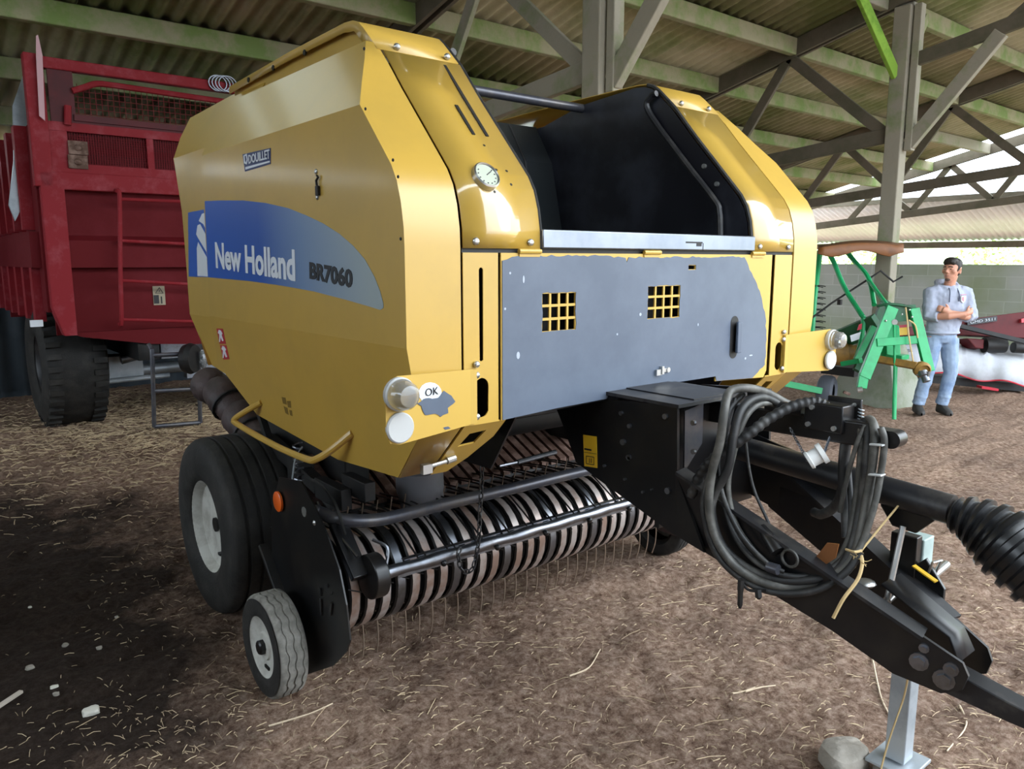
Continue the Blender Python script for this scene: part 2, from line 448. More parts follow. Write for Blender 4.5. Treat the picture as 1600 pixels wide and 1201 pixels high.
# ---------------------------------------------------------------- front door (grey over yellow, two grilles, hinges, handle)
def front_door():
    x0, x1 = 1.486, 2.966
    g1 = (1.66, 1.812); g2 = (2.185, 2.352)
    def grille(xa, za, xb, zb):
        hs = []; nx, nz = 4, 3; bw = .0085
        for i in range(nx):
            for j in range(nz):
                w = (xb-xa+bw)/nx; h = (zb-za+bw)/nz
                hs.append(rect(xa+i*w, za+j*h, xa+(i+1)*w-bw, za+(j+1)*h-bw))
        return hs
    G1 = (1.657, 1.470, 1.804, 1.592); G2 = (2.172, 1.487, 2.352, 1.604)
    sl = [rect(2.40, 1.665, 2.442, 1.680)]
    outer = [(x0, 1.722), (x1, 1.722), (x1, 1.225), (x1-.02, 1.195), (2.60, 1.212), (2.60, 1.232), (1.985, 1.232), (1.96, 1.212), (1.72, 1.207), (x0, 1.197)]
    hol = grille(G1[0], G1[1], G1[2], G1[3])+grille(G2[0], G2[1], G2[2], G2[3])
    m = MB(); m.plate([outer]+hol+sl, lambda a, b: (a, YF-.004, b), (0, .006, 0))
    dr = m.build('front_door', YELB, baler, smooth=0)
    # worn grey skin, ragged along the top and right side
    o2 = [(x0+.004, 1.698), (1.53, 1.710), (1.60, 1.716), (1.75, 1.713), (1.93, 1.715), (2.045, 1.708), (2.052, 1.692), (2.062, 1.71), (2.25, 1.708), (2.35, 1.712), (2.55, 1.710),
          (2.70, 1.712), (2.76, 1.712), (2.80, 1.66), (2.86, 1.60), (2.90, 1.54), (2.935, 1.46), (2.952, 1.36), (2.95, 1.25), (2.90, 1.222), (2.86, 1.2005), (2.605, 1.213), (2.598, 1.2325), (1.986, 1.2325), (1.962, 1.2125), (1.72, 1.2075), (x0+.004, 1.1975)]
    top = jag(o2[:20], .004, .018, 3, False)
    def big(r, e): return jag(rect(r[0]-e, r[1]-e, r[2]+e, r[3]+e), .0025, .02, 5)
    m = MB(); m.plate([top+o2[19:]]+[big(G1, .002), big(G2, .002)]+[rect(2.398, 1.663, 2.444, 1.682)], lambda a, b: (a, YF-.0065, b), (0, .0023, 0))
    m.build('grey_skin', GREYP, dr, smooth=0, label='worn grey paint with ragged edges on the yellow door')
    # peeled flakes
    m = MB()
    for x, z, w, h in ((1.575, 1.64, .004, .012), (1.553, 1.40, .007, .012), (1.52, 1.66, .004, .004), (1.50, 1.55, .004, .004), (2.13, 1.505, .006, .006), (2.01, 1.44, .004, .004),
                       (2.84, 1.30, .012, .003), (2.80, 1.29, .006, .005), (2.47, 1.45, .003, .006)):
        m.plate([jag(oval(x, z, w, h, 10), .002, .01, int(x*100))], lambda a, b: (a, YF-.0073, b), (0, .0006, 0))
    m.each('paint_chip', GREYK, dr, smooth=0)
    m = MB()
    m.box2((1.50, YF+.10, 1.30), (2.80, YF+.104, 1.71))
    m.build('grille_backing', BLKM, dr, smooth=0)
    # grip
    h = MB(); hx = 2.715
    h.plate([oval(hx-.004, 1.385, .026, .026, 20, .062)], lambda a, b: (a, YF-.008, b), (0, .001, 0))
    hb = h.build('handle_recess', BLKM, dr, smooth=0)
    h = MB(); h.box((hx+.004, YF-.026, 1.385), (.030, .012, .128)); h.box((hx+.016, YF-.017, 1.385), (.006, .022, .128))
    h.build('door_handle', GREYP, dr, bevel=.004)
    l = MB(); l.box((2.235, YF-.012, 1.283), (.03, .01, .022)); l.box((2.252, YF-.014, 1.29), (.012, .014, .03)); l.cyl((2.29, YF-.016, 1.288), (2.29, YF-.004, 1.288), .01, 10); l.box((2.275, YF-.01, 1.288), (.03, .006, .014))
    l.build('door_latch', ZINC, dr)
    for x in (1.60, 2.185, 2.855):
        q = MB(); q.cyl((x-.045, YF-.008, 1.727), (x+.045, YF-.008, 1.727), .008, 8); q.box((x, YF-.005, 1.718), (.085, .006, .016)); q.build('hinge', YELB, dr)
front_door()

# bottom rail of the opening
m = MB()
m.box2((1.652, YF-.012, 1.737), (2.824, YF+.05, 1.797)); r = m.build('crossrail', STEELB, baler, bevel=.004)
m = MB(); m.box2((1.345, YF+.006, 1.722), (3.135, YF+.03, 1.737)); m.build('door_gap_strip', BLKM, baler, smooth=0)
m = MB(); m.box((2.42, YF-.0125, 1.766), (.10, .001, .006)); m.box((2.45, YF-.0128, 1.758), (.03, .001, .012)); m.box((2.475, YF-.0127, 1.75), (.002, .001, .03)); m.build('scratch', BLKM, r, smooth=0)
# chamber: top tube, back belts, floor
m = MB(); m.cyl((1.66, 2.9, 2.45), (2.82, 2.9, 2.45), .022, 14); m.build('top_tube', PIPE, baler)
m = MB(); m.rows([[V((1.66, 3.25, 2.40)), V((2.815, 3.25, 2.40))], [V((1.66, 3.12, 2.2)), V((2.815, 3.12, 2.2))], [V((1.66, 3.05, 1.9)), V((2.815, 3.05, 1.9))], [V((1.66, 2.9, 1.3)), V((2.815, 2.9, 1.3))], [V((1.66, 2.6, 1.0)), V((2.815, 2.6, 1.0))]])
m.build('belt', BELT, baler, solid=.01)
for k in range(1, 6):
    x = 1.66+k*.193; m = MB(); m.rows([[V((x-.006, 3.24, 2.40)), V((x+.006, 3.24, 2.40))], [V((x-.006, 3.11, 2.2)), V((x+.006, 3.11, 2.2))], [V((x-.006, 3.04, 1.9)), V((x+.006, 3.04, 1.9))], [V((x-.006, 2.89, 1.3)), V((x+.006, 2.89, 1.3))]])
    m.build('belt_gap', BLKM, baler, smooth=0)
m = MB(); m.box2((1.66, 1.96, 1.24), (2.815, 2.9, 1.26)); m.build('chamber_floor', BLKM, baler)
m = MB(); m.tube([(1.60, 3.05, 2.42), (1.64, 3.1, 2.48), (2.0, 3.1, 2.47)], .012, 8); m.box((2.03, 3.1, 2.46), (.06, .03, .10)); m.box((2.12, 3.1, 2.44), (.08, .05, .03)); m.build('sensor_arm', STEEL, baler)

# pressure gauge
n = V((0, -.74, .672)); c = at(756, 279, 0, 1.50); zc = 2.0
# put it on the curved cover
def oncover(u, v):
    d = FW+RT*((u-CX)/F)-UP*((v-CY)/F); best = None
    for (a, b), (c2, e) in zip(PR, PR[1:]):
        nn = V((0, e-b, -(c2-a))); k = nn.dot(V((0, a, b))-CAM)/nn.dot(d); p = CAM+d*k
        if b-1e-4 <= p.z <= e+1e-4: best = (p, V((0, -(e-b), (c2-a))).normalized()); break
    return best
p, n = oncover(756, 279)
m = MB(); m.lathe(p, n, [(.046, 0), (.046, .02), (.042, .024), (.039, .020)], 28); ga = m.build('pressure_gauge', ZINC, baler)
m = MB(); m.lathe(p, n, [(.040, .018), (0, .018)], 28); m.build('gauge_face', mat('gauge_face', 'B9C0AE', .3, coat=.5), ga)
m = MB()
for k in range(10):
    a = -2.2+k*.49; t1 = V((1, 0, 0)); t2 = n.cross(t1)
    q = p+n*.019+(t1*math.sin(a)+t2*-math.cos(a))*.031; m.box(q, (.003, .003, .003))
m.bar(p+n*.0195, p+n*.0195+V((.02, .006, .012)), .003, .002); m.build('gauge_needle', STICKB, ga, smooth=0)
m = MB()
for u, v in ((775, 266), (791, 268), (798, 289), (756, 228), (772, 300)): 
    q, nn = oncover(u, v); m.cyl(q, q+nn*.003, .005, 8)
m.each('screw_hole', BLKM, baler)

# ---------------------------------------------------------------- lettering and stickers on the left side
XS = 1.1435
def sp(u, v, x=XS): 
    p = at(u, v, 0, x); return (p.y, p.z)
GB = bpy.data.materials.new('decal_blue'); GB.use_nodes = True
_n = GB.node_tree.nodes; _l = GB.node_tree.links; _g = _n.new('ShaderNodeNewGeometry'); _s = _n.new('ShaderNodeSeparateXYZ'); _r = _n.new('ShaderNodeMapRange'); _c = _n.new('ShaderNodeValToRGB')
_l.new(_g.outputs['Position'], _s.inputs[0]); _l.new(_s.outputs['Y'], _r.inputs[0]); _r.inputs[1].default_value = 3.55; _r.inputs[2].default_value = 1.95
_l.new(_r.outputs[0], _c.inputs[0]); _e = _c.color_ramp.elements
_e[0].position = .0; _e[0].color = lin('1F55B0'); _e[1].position = .92; _e[1].color = lin('9AA6A8')
_x = _c.color_ramp.elements.new(.38); _x.color = lin('214FA0'); _x = _c.color_ramp.elements.new(.62); _x.color = lin('6E86A8')
_l.new(_c.outputs[0], _n['Principled BSDF'].inputs['Base Color']); _n['Principled BSDF'].inputs['Roughness'].default_value = .35
shield = [o for o in baler.children if o.name.startswith('side_shield')][0]
dec = [(320, 314), (345, 313), (380, 313), (415, 317), (450, 325), (480, 337), (505, 349), (530, 365), (552, 384), (570, 405), (585, 432), (594, 455), (599, 474), (599, 481), (594, 484), (575, 478), (540, 468), (490, 455), (440, 446), (390, 439), (325, 433)]
m = MB(); m.plate([[sp(u, v) for u, v in dec]], lambda a, b: (XS-.0006, a, b), (.0012, 0, 0)); dc = m.build('side_decal', GB, shield, smooth=0, label='blue swoosh decal fading to grey')
def lett(body, u0, v0, u1, v1, hpx, m, name, off, parent, k=0):
    a = at(u0, v0, 0, XS-.001); b = at(u1, v1, 0, XS-.001); t = at(u0, v0-hpx, 0, XS-.001)
    d = b-a; return text(body, a, d, V((0, 0, 1))-d.normalized()*V((0, 0, 1)).dot(d.normalized()), t.z-a.z, m, name, parent, w=d.length, off=off)
lett('New Holland', 338, 419, 462, 440, 41, STICKW, 'lettering', .032, dc)
lett('BR7060', 484, 436, 551, 451, 28, STICKB, 'lettering', .045, dc)
# badge of the dealer
m = MB(); m.plate([[sp(*q) for q in ((379, 241), (423, 231), (423, 256), (383, 268))]], lambda a, b: (XS-.0008, a, b), (.0014, 0, 0)); bd = m.build('dealer_badge', NAVY, shield, smooth=0)
m = MB(); m.plate([[sp(*q) for q in ((384, 261), (422, 251), (422, 253.5), (384, 265))]], lambda a, b: (XS-.0018, a, b), (.0008, 0, 0)); m.build('badge_line', STICKW, bd, smooth=0)
a = at(389, 256, 0, XS-.002); b = at(422, 247.5, 0, XS-.002); t = at(389, 242, 0, XS-.002)
text('DOUILLET', a, b-a, (0, 0, 1), t.z-a.z, STICKW, 'lettering', bd, w=(b-a).length, off=.02)
m = MB(); m.plate([[sp(*q) for q in ((381, 243), (386, 240), (388, 250), (386, 257), (382, 255))], [sp(*q) for q in ((383, 244), (385, 243), (386, 249), (385, 254), (383.5, 252))]], lambda a, b: (XS-.0018, a, b), (.0008, 0, 0)); m.build('badge_mark', STICKW, bd, smooth=0)
# rear panel emblem
XT = 1.1975
m = MB(); m.plate([[sp(u, v, XT) for u, v in ((294, 332), (325, 326), (330, 433), (295, 432))]], lambda a, b: (XT-.0006, a, b), (.0012, 0, 0)); eb = m.build('emblem_panel', mat('decal_plain', '2358B4', .35), baler, smooth=0)
for k, lf in enumerate((((311, 345), (316, 334), (325, 331), (327, 368), (318, 350)), ((307, 366), (309, 352), (313, 350), (327, 376), (327, 400), (310, 372)), ((308, 388), (310, 378), (327, 408), (327, 432), (309, 431)))):
    m = MB(); m.plate([[sp(u, v, XT) for u, v in lf]], lambda a, b: (XT-.0016, a, b), (.0008, 0, 0)); m.build('emblem_leaf', STICKW, eb, smooth=0)
# red pictogram plate (on the lower bevel)
def lowpt(u, v, e=.0015):
    # plane x = 1.146+(1.45-z)*.17
    d = FW+RT*((u-CX)/F)-UP*((v-CY)/F); k = (1.146+1.45*.17-.17*CAM.z)/(d.x+.17*d.z); p = CAM+d*k; p.x -= e; return p
def lowplate(pts, m_, name, e, parent):
    q = [lowpt(u, v, e) for u, v in pts]; m = MB(); m.add(q+[v+V((.001, 0, 0)) for v in q], [tuple(range(len(q))), tuple(range(2*len(q)-1, len(q)-1, -1))]+[(i, (i+1) % len(q), len(q)+(i+1) % len(q), len(q)+i) for i in range(len(q))])
    return m.build(name, m_, parent, smooth=0)
rp = lowplate(((338, 511), (350, 512), (361, 562), (349, 563)), STICKW, 'warning_plate', .0015, shield)
lowplate(((339, 513), (349, 513.5), (354, 537), (344, 537)), STICKR, 'warning_field', .0028, rp)
lowplate(((344.5, 539), (354.5, 539), (359.5, 561), (350, 561.5)), STICKR, 'warning_field', .0028, rp)
for dx, dy in ((0, 0), (5.5, 25)):
    lowplate([(x+dx, y+dy) for x, y in ((343, 515), (346, 516), (349, 521), (347.5, 523), (350.5, 532), (348.5, 533), (346, 527), (345, 534), (343.5, 534), (344, 522), (341.5, 520))], STICKW, 'warning_figure', .0038, rp)
yp = lowplate(((438, 614), (455, 620), (461, 655), (446, 650)), STICKY, 'warning_plate', .0015, shield)
for pp in (((441, 620), (447, 621), (449, 632), (443, 630)), ((449, 626), (455, 626), (456, 637), (451, 636)), ((444, 634), (450, 637), (452, 648), (447, 645)), ((453, 640), (457, 641), (458, 650), (454, 648))):
    lowplate(pp, mat('sticker_mark', '6E5512', .6), 'warning_figure', .0026, yp)
lowplate(((436, 656), (470, 669), (475, 684), (440, 671)), BLKM, 'cutout', .0012, shield)
# corner marks on the shield
m = MB()
for u, v in ((571, 170), (622, 276), (614, 250), (626, 373), (569, 76)): 
    q = at(u, v, 0, XS); m.ball(q, (.003, .005, .005), 8, 5)
m.each('rivet', BLKM, shield)
m = MB()
for u, v in ((494, 268), (496, 308)): m.ball(at(u, v, 0, XS), (.006, .009, .009), 8, 6)
m.each('bolt', ZINC, shield)
m = MB(); q = lambda u, v: at(u, v, 0, XS-.006)
m.tube([q(495, 274), q(497, 277), q(494, 282), q(495, 290), q(498, 292)], .004, 6); m.box(q(496, 298), (.008, .018, .03)); m.build('shield_catch', BLKM, shield)
# yellow hand rail on the lower bevel
hr = [lowpt(409, 628, 0), lowpt(402, 640, .05), lowpt(395, 651, .08), lowpt(402, 659, .085), lowpt(460, 690, .085), lowpt(512, 711, .085), lowpt(527, 711, .08), lowpt(540, 698, .05), lowpt(551, 676, 0)]
m = MB(); m.tube(cr(hr, 4), .013, 10); m.build('grab_rail', YEL, shield)
# OK sticker with torn grey patch on the left lamp bracket
brk = [o for o in baler.children if o.name.startswith('lamp_bracket')][0]
def bk(u, v, e):
    # bracket plane
    xa, xo, yo = 1.372, 1.035, 1.815; s = (1.868-yo)/(xa-xo)   # y = yo + s*(x-xo)
    d = FW+RT*((u-CX)/F)-UP*((v-CY)/F); k = (yo-s*xo-CAM.y+s*CAM.x)/(d.y-s*d.x); p = CAM+d*k; p.y -= e; return p
def bplate(pts, m_, name, e, parent):
    q = [bk(u, v, e) for u, v in pts]; lo = [((p.x), p.z) for p in q]
    m = MB(); s_ = (1.868-1.815)/(1.372-1.035); m.plate([lo], lambda a, b: (a, 1.815+s_*(a-1.035)-e, b), (0, .0007, 0)); return m.build(name, m_, parent, smooth=0)
okc = bplate([(672+18*math.cos(t*PI/8+.0), 614+17*math.sin(t*PI/8)) for t in range(16)], STICKW, 'round_sticker', .0012, brk)
bplate(jag([(651, 630), (661, 623), (684, 621), (693, 610), (705, 618), (711, 627), (699, 637), (700, 645), (688, 651), (680, 646), (664, 648), (658, 634)], 1.0, 4, 2), GREYP, 'torn_patch', .0021, okc)
a = bk(664, 619, .0024); b = bk(684, 615.5, .0024); t = bk(664, 607, .0024)
text('OK', a, b-a, (0, 0, 1), t.z-a.z, STICKB, 'lettering', okc, w=(b-a).length, off=-.01)
bplate(jag([(692, 668), (700, 666), (704, 669), (696, 671)], .5, 3, 3), GREYP, 'paint_chip', .0012, brk)
# latch bar under the left flap
m = MB(); p0 = at(662, 731, 1, 2.0); p1 = at(706, 718, 1, 2.0); m.cyl(p0, p1, .007, 10); m.box(p0+V((.01, 0, -.004)), (.035, .02, .03)); m.cyl(p1-V((.02, 0, .0)), p1+V((.012, 0, .004)), .012, 10); m.build('flap_latch', ZINC, baler)
# ---------------------------------------------------------------- wheels of the baler
def wheel(x, sgn, cy, R, w, rimr, grooves, parent, big=True):
    """tyre with its outer face at x (sgn -1: facing -x)"""
    o = V((x, cy, R-.005)); ax = V((-sgn, 0, 0))  # axial runs inward
    pr = [(rimr, .05 if big else .012), (rimr+.01, .02 if big else .004), (rimr+.05*R/.42, .0), (R*.86, .004), (R*.95, w*.03), (R*.985, w*.08)]
    a0, a1 = w*.11, w*.89; g = .006 if big else .0025; gd = .012 if big else .006
    for i in range(grooves):
        c = a0+(a1-a0)*(i+.5)/grooves
        pr += [(R, c-g*1.6), (R-gd, c-g), (R-gd, c+g), (R, c+g*1.6)]
    pr += [(R*.985, w*.92), (R*.95, w*.97), (R*.86, w*.996), (rimr+.05*R/.42, w), (rimr, w-.03)]
    m = MB()
    zig = None if big else (lambda i, k: (.0035 if k % 4 < 2 else -.0035) if 6 <= i < 6+4*grooves else 0)
    m.lathe(o, ax, pr, 64 if big else 72, zig)
    t = m.build('wheel', RUB if big or sgn > 0 else RUBG, parent, smooth=50)
    m = MB()
    if big: rp = [(rimr+.012, .02), (rimr, .03), (rimr-.012, .065), (rimr*.62, .08), (rimr*.3, .072), (0, .07)]
    else: rp = [(rimr+.006, .004), (rimr-.004, .012), (rimr*.5, .02), (rimr*.46, .012), (0, .012)]
    m.lathe(o, ax, rp, 48); r = m.build('rim', RIM, t, smooth=40)
    m = MB()
    if big:
        m.cyl(o+ax*.09, o+ax*.06, .035, 18)
        m.build('hub', BLK, t); m = MB(); m.box(o+ax*.05+V((0, -.10, -.115)), (.02, .03, .012)); m.build('valve', BLK, t); m = None
    else:
        m.lathe(o+ax*.0, ax, [(.030, .012), (.030, -.004), (.024, -.010), (0, -.010)], 8); m.build('hub', BLK, t); m = MB(); m.box(o+ax*.012+V((0, -.03, -.075)), (.006, .04, .012)); m.build('rim_slot', BLK, t)
    if not big:
        m = MB(); m.lathe(o, ax, [(R*.93, -.0005), (R*.86, -.0015), (rimr+.05*R/.42, -.0025), (rimr+.008, .003)], 48); m.build('sidewall', RUB, t)
    return t
wheel(1.085, -1, 3.70, .43, .385, .215, 5, baler)
wheel(mx(1.085), 1, 3.70, .43, .385, .215, 5, baler)
wheel(1.01, -1, 2.80, .206, .115, .115, 3, baler, False)
wheel(mx(1.01), 1, 2.80, .206, .115, .115, 3, baler, False)

# ---------------------------------------------------------------- chassis below the shields
m = MB()
m.box2((1.47, 3.62, .36), (mx(1.47), 3.78, .52)); m.box2((1.50, 3.0, .72), (1.62, 3.9, .98)); m.box2((mx(1.62), 3.0, .72), (mx(1.50), 3.9, .98))
m.box2((1.50, 3.5, .50), (1.60, 3.85, .75)); m.box2((mx(1.60), 3.5, .50), (mx(1.50), 3.85, .75))
m.build('chassis', BLKM, baler, bevel=.006)
m = MB()
m.plate([[(2.06, 1.10), (2.25, 1.03), (2.9, .98), (3.5, .85), (3.55, 1.2), (2.4, 1.25)]], lambda a, b: (1.56, a, b), (.01, 0, 0))
m.build('inner_plate', BLKM, baler, smooth=0)
m = MB(); m.plate([[(2.06, 1.10), (2.25, 1.03), (2.9, .98), (3.5, .85), (3.55, 1.2), (2.4, 1.25)]], lambda a, b: (mx(1.56), a, b), (-.01, 0, 0)); m.build('inner_plate', BLKM, baler, smooth=0)
# smooth grey drive guard hanging below the front corner
m = MB(); m.tube(cr([at(655, 725, 0, 1.74), at(657, 765, 0, 1.76), at(664, 800, 0, 1.78), at(674, 820, 0, 1.80)], 5), [.105]*6+[.098]*5+[.085]*4+[.07], 18); m.build('drive_guard', mat('guard_grey', '66666A', .5, dirt='4C4B4C', dscale=5, damt=.6), baler)
# small springs, wires, brackets in the shade
m = MB()
cs = [at(465, 692, 0, 1.32)+V((.02*math.cos(a), .02*math.sin(a), -.0045*a)) for a in [i*PI/4 for i in range(56)]]
m.tube(cs, .0045, 5); m.build('tension_spring', STEEL, baler)
m = MB(); m.tube(cr([at(472, 698, 0, 1.24), at(462, 715, 0, 1.23), at(457, 745, 0, 1.225), at(455, 768, 0, 1.225)], 5), .0035, 6); m.build('release_wire', GALV, baler)
m = MB(); m.tube(cr([at(480, 745, 0, 1.3), at(505, 760, 0, 1.3), at(525, 790, 0, 1.28), at(540, 835, 0, 1.26)], 5), .006, 6); m.build('cable', HOSE, baler)
for q_, s_ in ((at(520, 770, 0, 1.40), (.05, .25, .09)), (at(470, 735, 0, 1.40), (.08, .12, .14)), (at(560, 760, 0, 1.45), (.05, .2, .08))):
    m = MB(); m.box(q_, s_); m.build('linkage', BLKM, baler, bevel=.004)

# ---------------------------------------------------------------- pickup
PY, PZ, PRD = 2.715, .425, .195
pxl, pxr = 1.185, mx(1.185)
def pickup():
    # end plates
    ol = [at(u, v, 0, 1.172) for u, v in ((436, 745), (470, 752), (492, 792), (512, 838), (530, 890), (541, 945), (547, 1000), (541, 1018), (520, 1040), (472, 1056), (440, 1000), (425, 900), (424, 800))]
    ol = [(p.y, p.z) for p in ol]
    for x, d in ((1.172, .006), (mx(1.172), -.006)):
        m = MB(); m.plate([ol if d > 0 else [(3.34, .75), (3.0, .78), (2.72, .72), (2.50, .55), (2.42, .40), (2.55, .25), (2.9, .24), (3.2, .40)]], lambda a, b: (x, a, b), (d, 0, 0)); ep = m.build('pickup_end_plate', BLK, baler, smooth=0)
        if d > 0:
            m = MB()
            for (u0, v0), (u1, v1) in (((500, 918), (501, 930)), ((510, 912), (511, 918)), ((501, 935), (502, 960)), ((517, 925), (518, 928)), ((518, 942), (516, 960))):
                m.bar(at(u0, v0, 0, 1.168), at(u1, v1, 0, 1.168), .006, .012)
            m.each('slot', BLKD, ep, smooth=0)
            q = at(436, 783, 0, 1.165); m = MB(); m.lathe(q, (-1, 0, 0), [(.042, 0), (.042, .008), (.036, .011), (0, .011)], 24); m.build('orange_reflector', ORG, ep, label='round orange side reflector')
            m = MB(); m.bar(V((1.155, 3.1, .50)), V((1.155, 2.82, .22)), .02, .04, up=(1, 0, 0)); m.cyl(V((1.05, 2.80, .207)), V((1.172, 2.80, .207)), .02, 12); m.build('wheel_arm', BLKM, ep, bevel=.003)
            m = MB(); m.plate([[(2.80, .20), (2.70, .255), (2.66, .215), (2.68, .17)]], lambda a, b: (1.135, a, b), (.004, 0, 0)); m.build('scraper', RUST, ep, smooth=0)
        else:
            m = MB(); m.bar((3.325, 3.1, .5), (3.325, 2.8, .21), .03, .05, up=(1, 0, 0)); m.build('wheel_arm', BLK, ep, bevel=.003)
            m = MB(); m.plate([[(2.80+.235*math.cos(t*PI/10), .16+.235*math.sin(t*PI/10)) for t in range(11)]], lambda a, b: (mx(1.01)-.125, a, b), (.006, 0, 0)); m.build('wheel_guard', BROWN, ep, smooth=0)
    # reel inside, bands, tines
    m = MB(); m.lathe((pxl+.006, PY, PZ), (1, 0, 0), [(0, 0), (.15, 0), (.15, pxr-pxl-.012), (0, pxr-pxl-.012)], 28); m.build('reel', BLKM, baler)
    n = 31; pit = (pxr-pxl)/n
    prof = [(3.12, .565), (3.0, .60), (2.86, .618)]+[(PY-PRD*math.sin(a), PZ+PRD*math.cos(a)) for a in [math.radians(d) for d in range(0, 181, 15)]]+[(2.85, .232), (2.95, .26)]
    for i in range(n):
        xc = pxl+pit*(i+.5); w = pit*.50
        m = MB(); P = [V((xc-w/2, y, z)) for y, z in prof]; inn = []
        for j, (y, z) in enumerate(prof):
            d = V((0, PY-y, PZ-z)); d = d.normalized()*.022; inn.append(d)
        r0 = [p+d for p, d in zip(P, inn)]; r3 = [p+d+V((w, 0, 0)) for p, d in zip(P, inn)]
        m.rows([P, [p+V((w, 0, 0)) for p in P]])
        sb = m.build('stripper_band', BAND if i % 4 else STEEL, baler, smooth=40)
        m = MB(); m.rows([[p+V((-.0075, 0, 0))+d*.25 for p, d in zip(P, inn)], P, r0]); m.build('band_flange', BLK, sb, smooth=40)
        m = MB(); m.rows([[p+V((w, 0, 0)) for p in P], [p+V((w+.0075, 0, 0))+d*.25 for p, d in zip(P, inn)], r3]); m.build('band_flange', BLK, sb, smooth=40)
    TN = mat('tine_steel', '8E7C6C', .5, .5)
    for i in range(n-1):
        x = pxl+pit*(i+1)
        # lower tine reaching to the ground, upper tine standing behind
        m = MB(); m.tube(cr([(x, PY-.03, PZ-.16), (x+.006, PY-.035, PZ-.22), (x+.012, PY-.025, PZ-.30), (x+.018, PY+.0, PZ-.365)], 4), .0032, 5); m.build('tine', TN, baler)
        m = MB(); m.tube(cr([(x, PY+.06, PZ+.14), (x-.004, PY+.055, PZ+.22), (x-.006, PY+.035, PZ+.285)], 4), .0032, 5); m.build('tine', TN, baler)
    # black strip along the top of the slots
    # feed floor of slats
    for i in range(24):
        x = 1.45+i*.066
        m = MB(); m.add([(x, 3.32, .80), (x+.045, 3.32, .80), (x+.045, 2.98, .635), (x, 2.98, .635), (x, 3.32, .775), (x+.045, 3.32, .775), (x+.045, 2.98, .61), (x, 2.98, .61)], [(0, 1, 2, 3), (7, 6, 5, 4), (0, 4, 5, 1), (1, 5, 6, 2), (2, 6, 7, 3), (3, 7, 4, 0)])
        m.build('feed_slat', RUST, baler, smooth=0)
    m = MB(); m.add([(1.42, 3.34, .77), (3.0, 3.34, .77), (3.0, 2.95, .59), (1.42, 2.95, .59)], [(0, 1, 2, 3)]); m.build('feed_plate', BLKM, baler, solid=.01)
    m = MB(); m.cyl((1.6, 3.0, .90), (2.85, 3.0, .90), .09, 20); m.build('feed_roller', BLKM, baler)
    m = MB(); m.cyl(at(808, 722, 1, 2.75), at(868, 706, 1, 2.75), .013, 10); m.cyl(at(780, 728, 1, 2.75), at(822, 719, 1, 2.75), .008, 8); m.build('feed_bar', STEEL, baler)
    # upper pipe with bent left end
    pts = [at(486, 797, 0, 1.20), at(500, 801, 0, 1.235), at(530, 811, 1, 2.62), at(575, 813, 1, 2.58), at(620, 806, 1, 2.57), at(700, 786, 1, 2.57), at(800, 763, 1, 2.57), at(885, 742, 1, 2.57), at(960, 725, 1, 2.57)]
    m = MB(); m.tube(cr(pts, 5), .026, 12); gp = m.build('crop_guard_pipe', PIPE, baler)
    m = MB(); m.cyl(at(486, 797, 0, 1.20)-V((.03, 0, 0)), at(486, 797, 0, 1.20), .02, 10); m.ball(at(494, 816, 0, 1.18), .014, 8, 6); m.each('bolt', ZINC, gp)
    # wind guard roller bar with tray, end bracket, wires
    yb, zb = 2.435, .532
    m = MB(); xs = [1.365+i*(2.74-1.365)/60 for i in range(61)]
    m.tube([(x, yb, zb+.0015*math.sin(i*PI/5)) for i, x in enumerate(xs)], [.0235+.0022*math.cos(i*PI/5) for i in range(61)], 12); wb = m.build('wind_guard_bar', STEEL, baler)
    m = MB(); m.box2((1.42, yb-.004, zb-.034), (2.74, yb+.002, zb-.018)); m.box2((1.46, yb+.012, zb+.022), (2.74, yb+.036, zb+.026)); m.build('guard_flange', STEEL, wb)
    m = MB()
    for k in range(5): m.ball((1.62+k*.27, yb-.022, zb-.018), .014, 8, 6)
    m.each('guard_bolt', BLK, wb)
    m = MB(); m.lathe((1.30, yb+.02, zb-.005), (1, 0, 0), [(0, 0), (.085, 0), (.085, .055), (.07, .06), (0, .06)], 24); m.bar((1.275, yb+.02, zb+.0), (1.27, 2.62, .70), .03, .07, up=(1, 0, 0)); m.build('guard_bracket', BLK, wb, bevel=.004)
    m = MB(); m.tube(cr([(1.355, yb-.005, zb+.06), (1.37, yb+.0, zb+.03), (1.39, yb+.02, zb+.09), (1.35, yb+.06, zb+.12)], 4), .007, 6); m.tube([(1.27, yb+.03, zb+.08), (1.25, 2.66, .70), (1.245, 2.74, .76)], .006, 6); m.build('spring_clip', STEEL, wb)
    for k in range(9):
        x = 1.52+k*.14
        for dx in (0, .035):
            m = MB(); m.tube(cr([(x+dx, yb, zb+.015), (x+dx-.01, yb+.10, zb+.085), (x+dx-.015, yb+.20, zb+.135), (x+dx-.02, yb+.36, zb+.14), (x+dx-.02, yb+.62, zb+.11)], 4), .0042, 6); m.build('wind_guard_tine', BLK, wb)
    # stop wires in front of the bands
    for i in range(n-1):
        x = pxl+pit*(i+1)
        m = MB(); m.tube([(x-.022, yb+.035, zb-.04), (x+.03, yb+.028, zb-.062)], .0028, 4); m.build('retaining_wire', BLK, wb)
    # chain loop
    m = MB()
    path = cr([at(752, 690, 1, 2.40), at(753, 740, 1, 2.40), at(750, 800, 1, 2.40), at(747, 850, 1, 2.39), at(738, 888, 1, 2.385), at(722, 890, 1, 2.385), at(716, 866, 1, 2.39), at(722, 855, 1, 2.40)], 40)
    seg = []; acc = 0; last = path[0]; L = .026
    for p in path[1:]:
        acc += (p-last).length
        if acc >= L: seg.append((p, (p-last).normalized())); acc = 0
        last = p
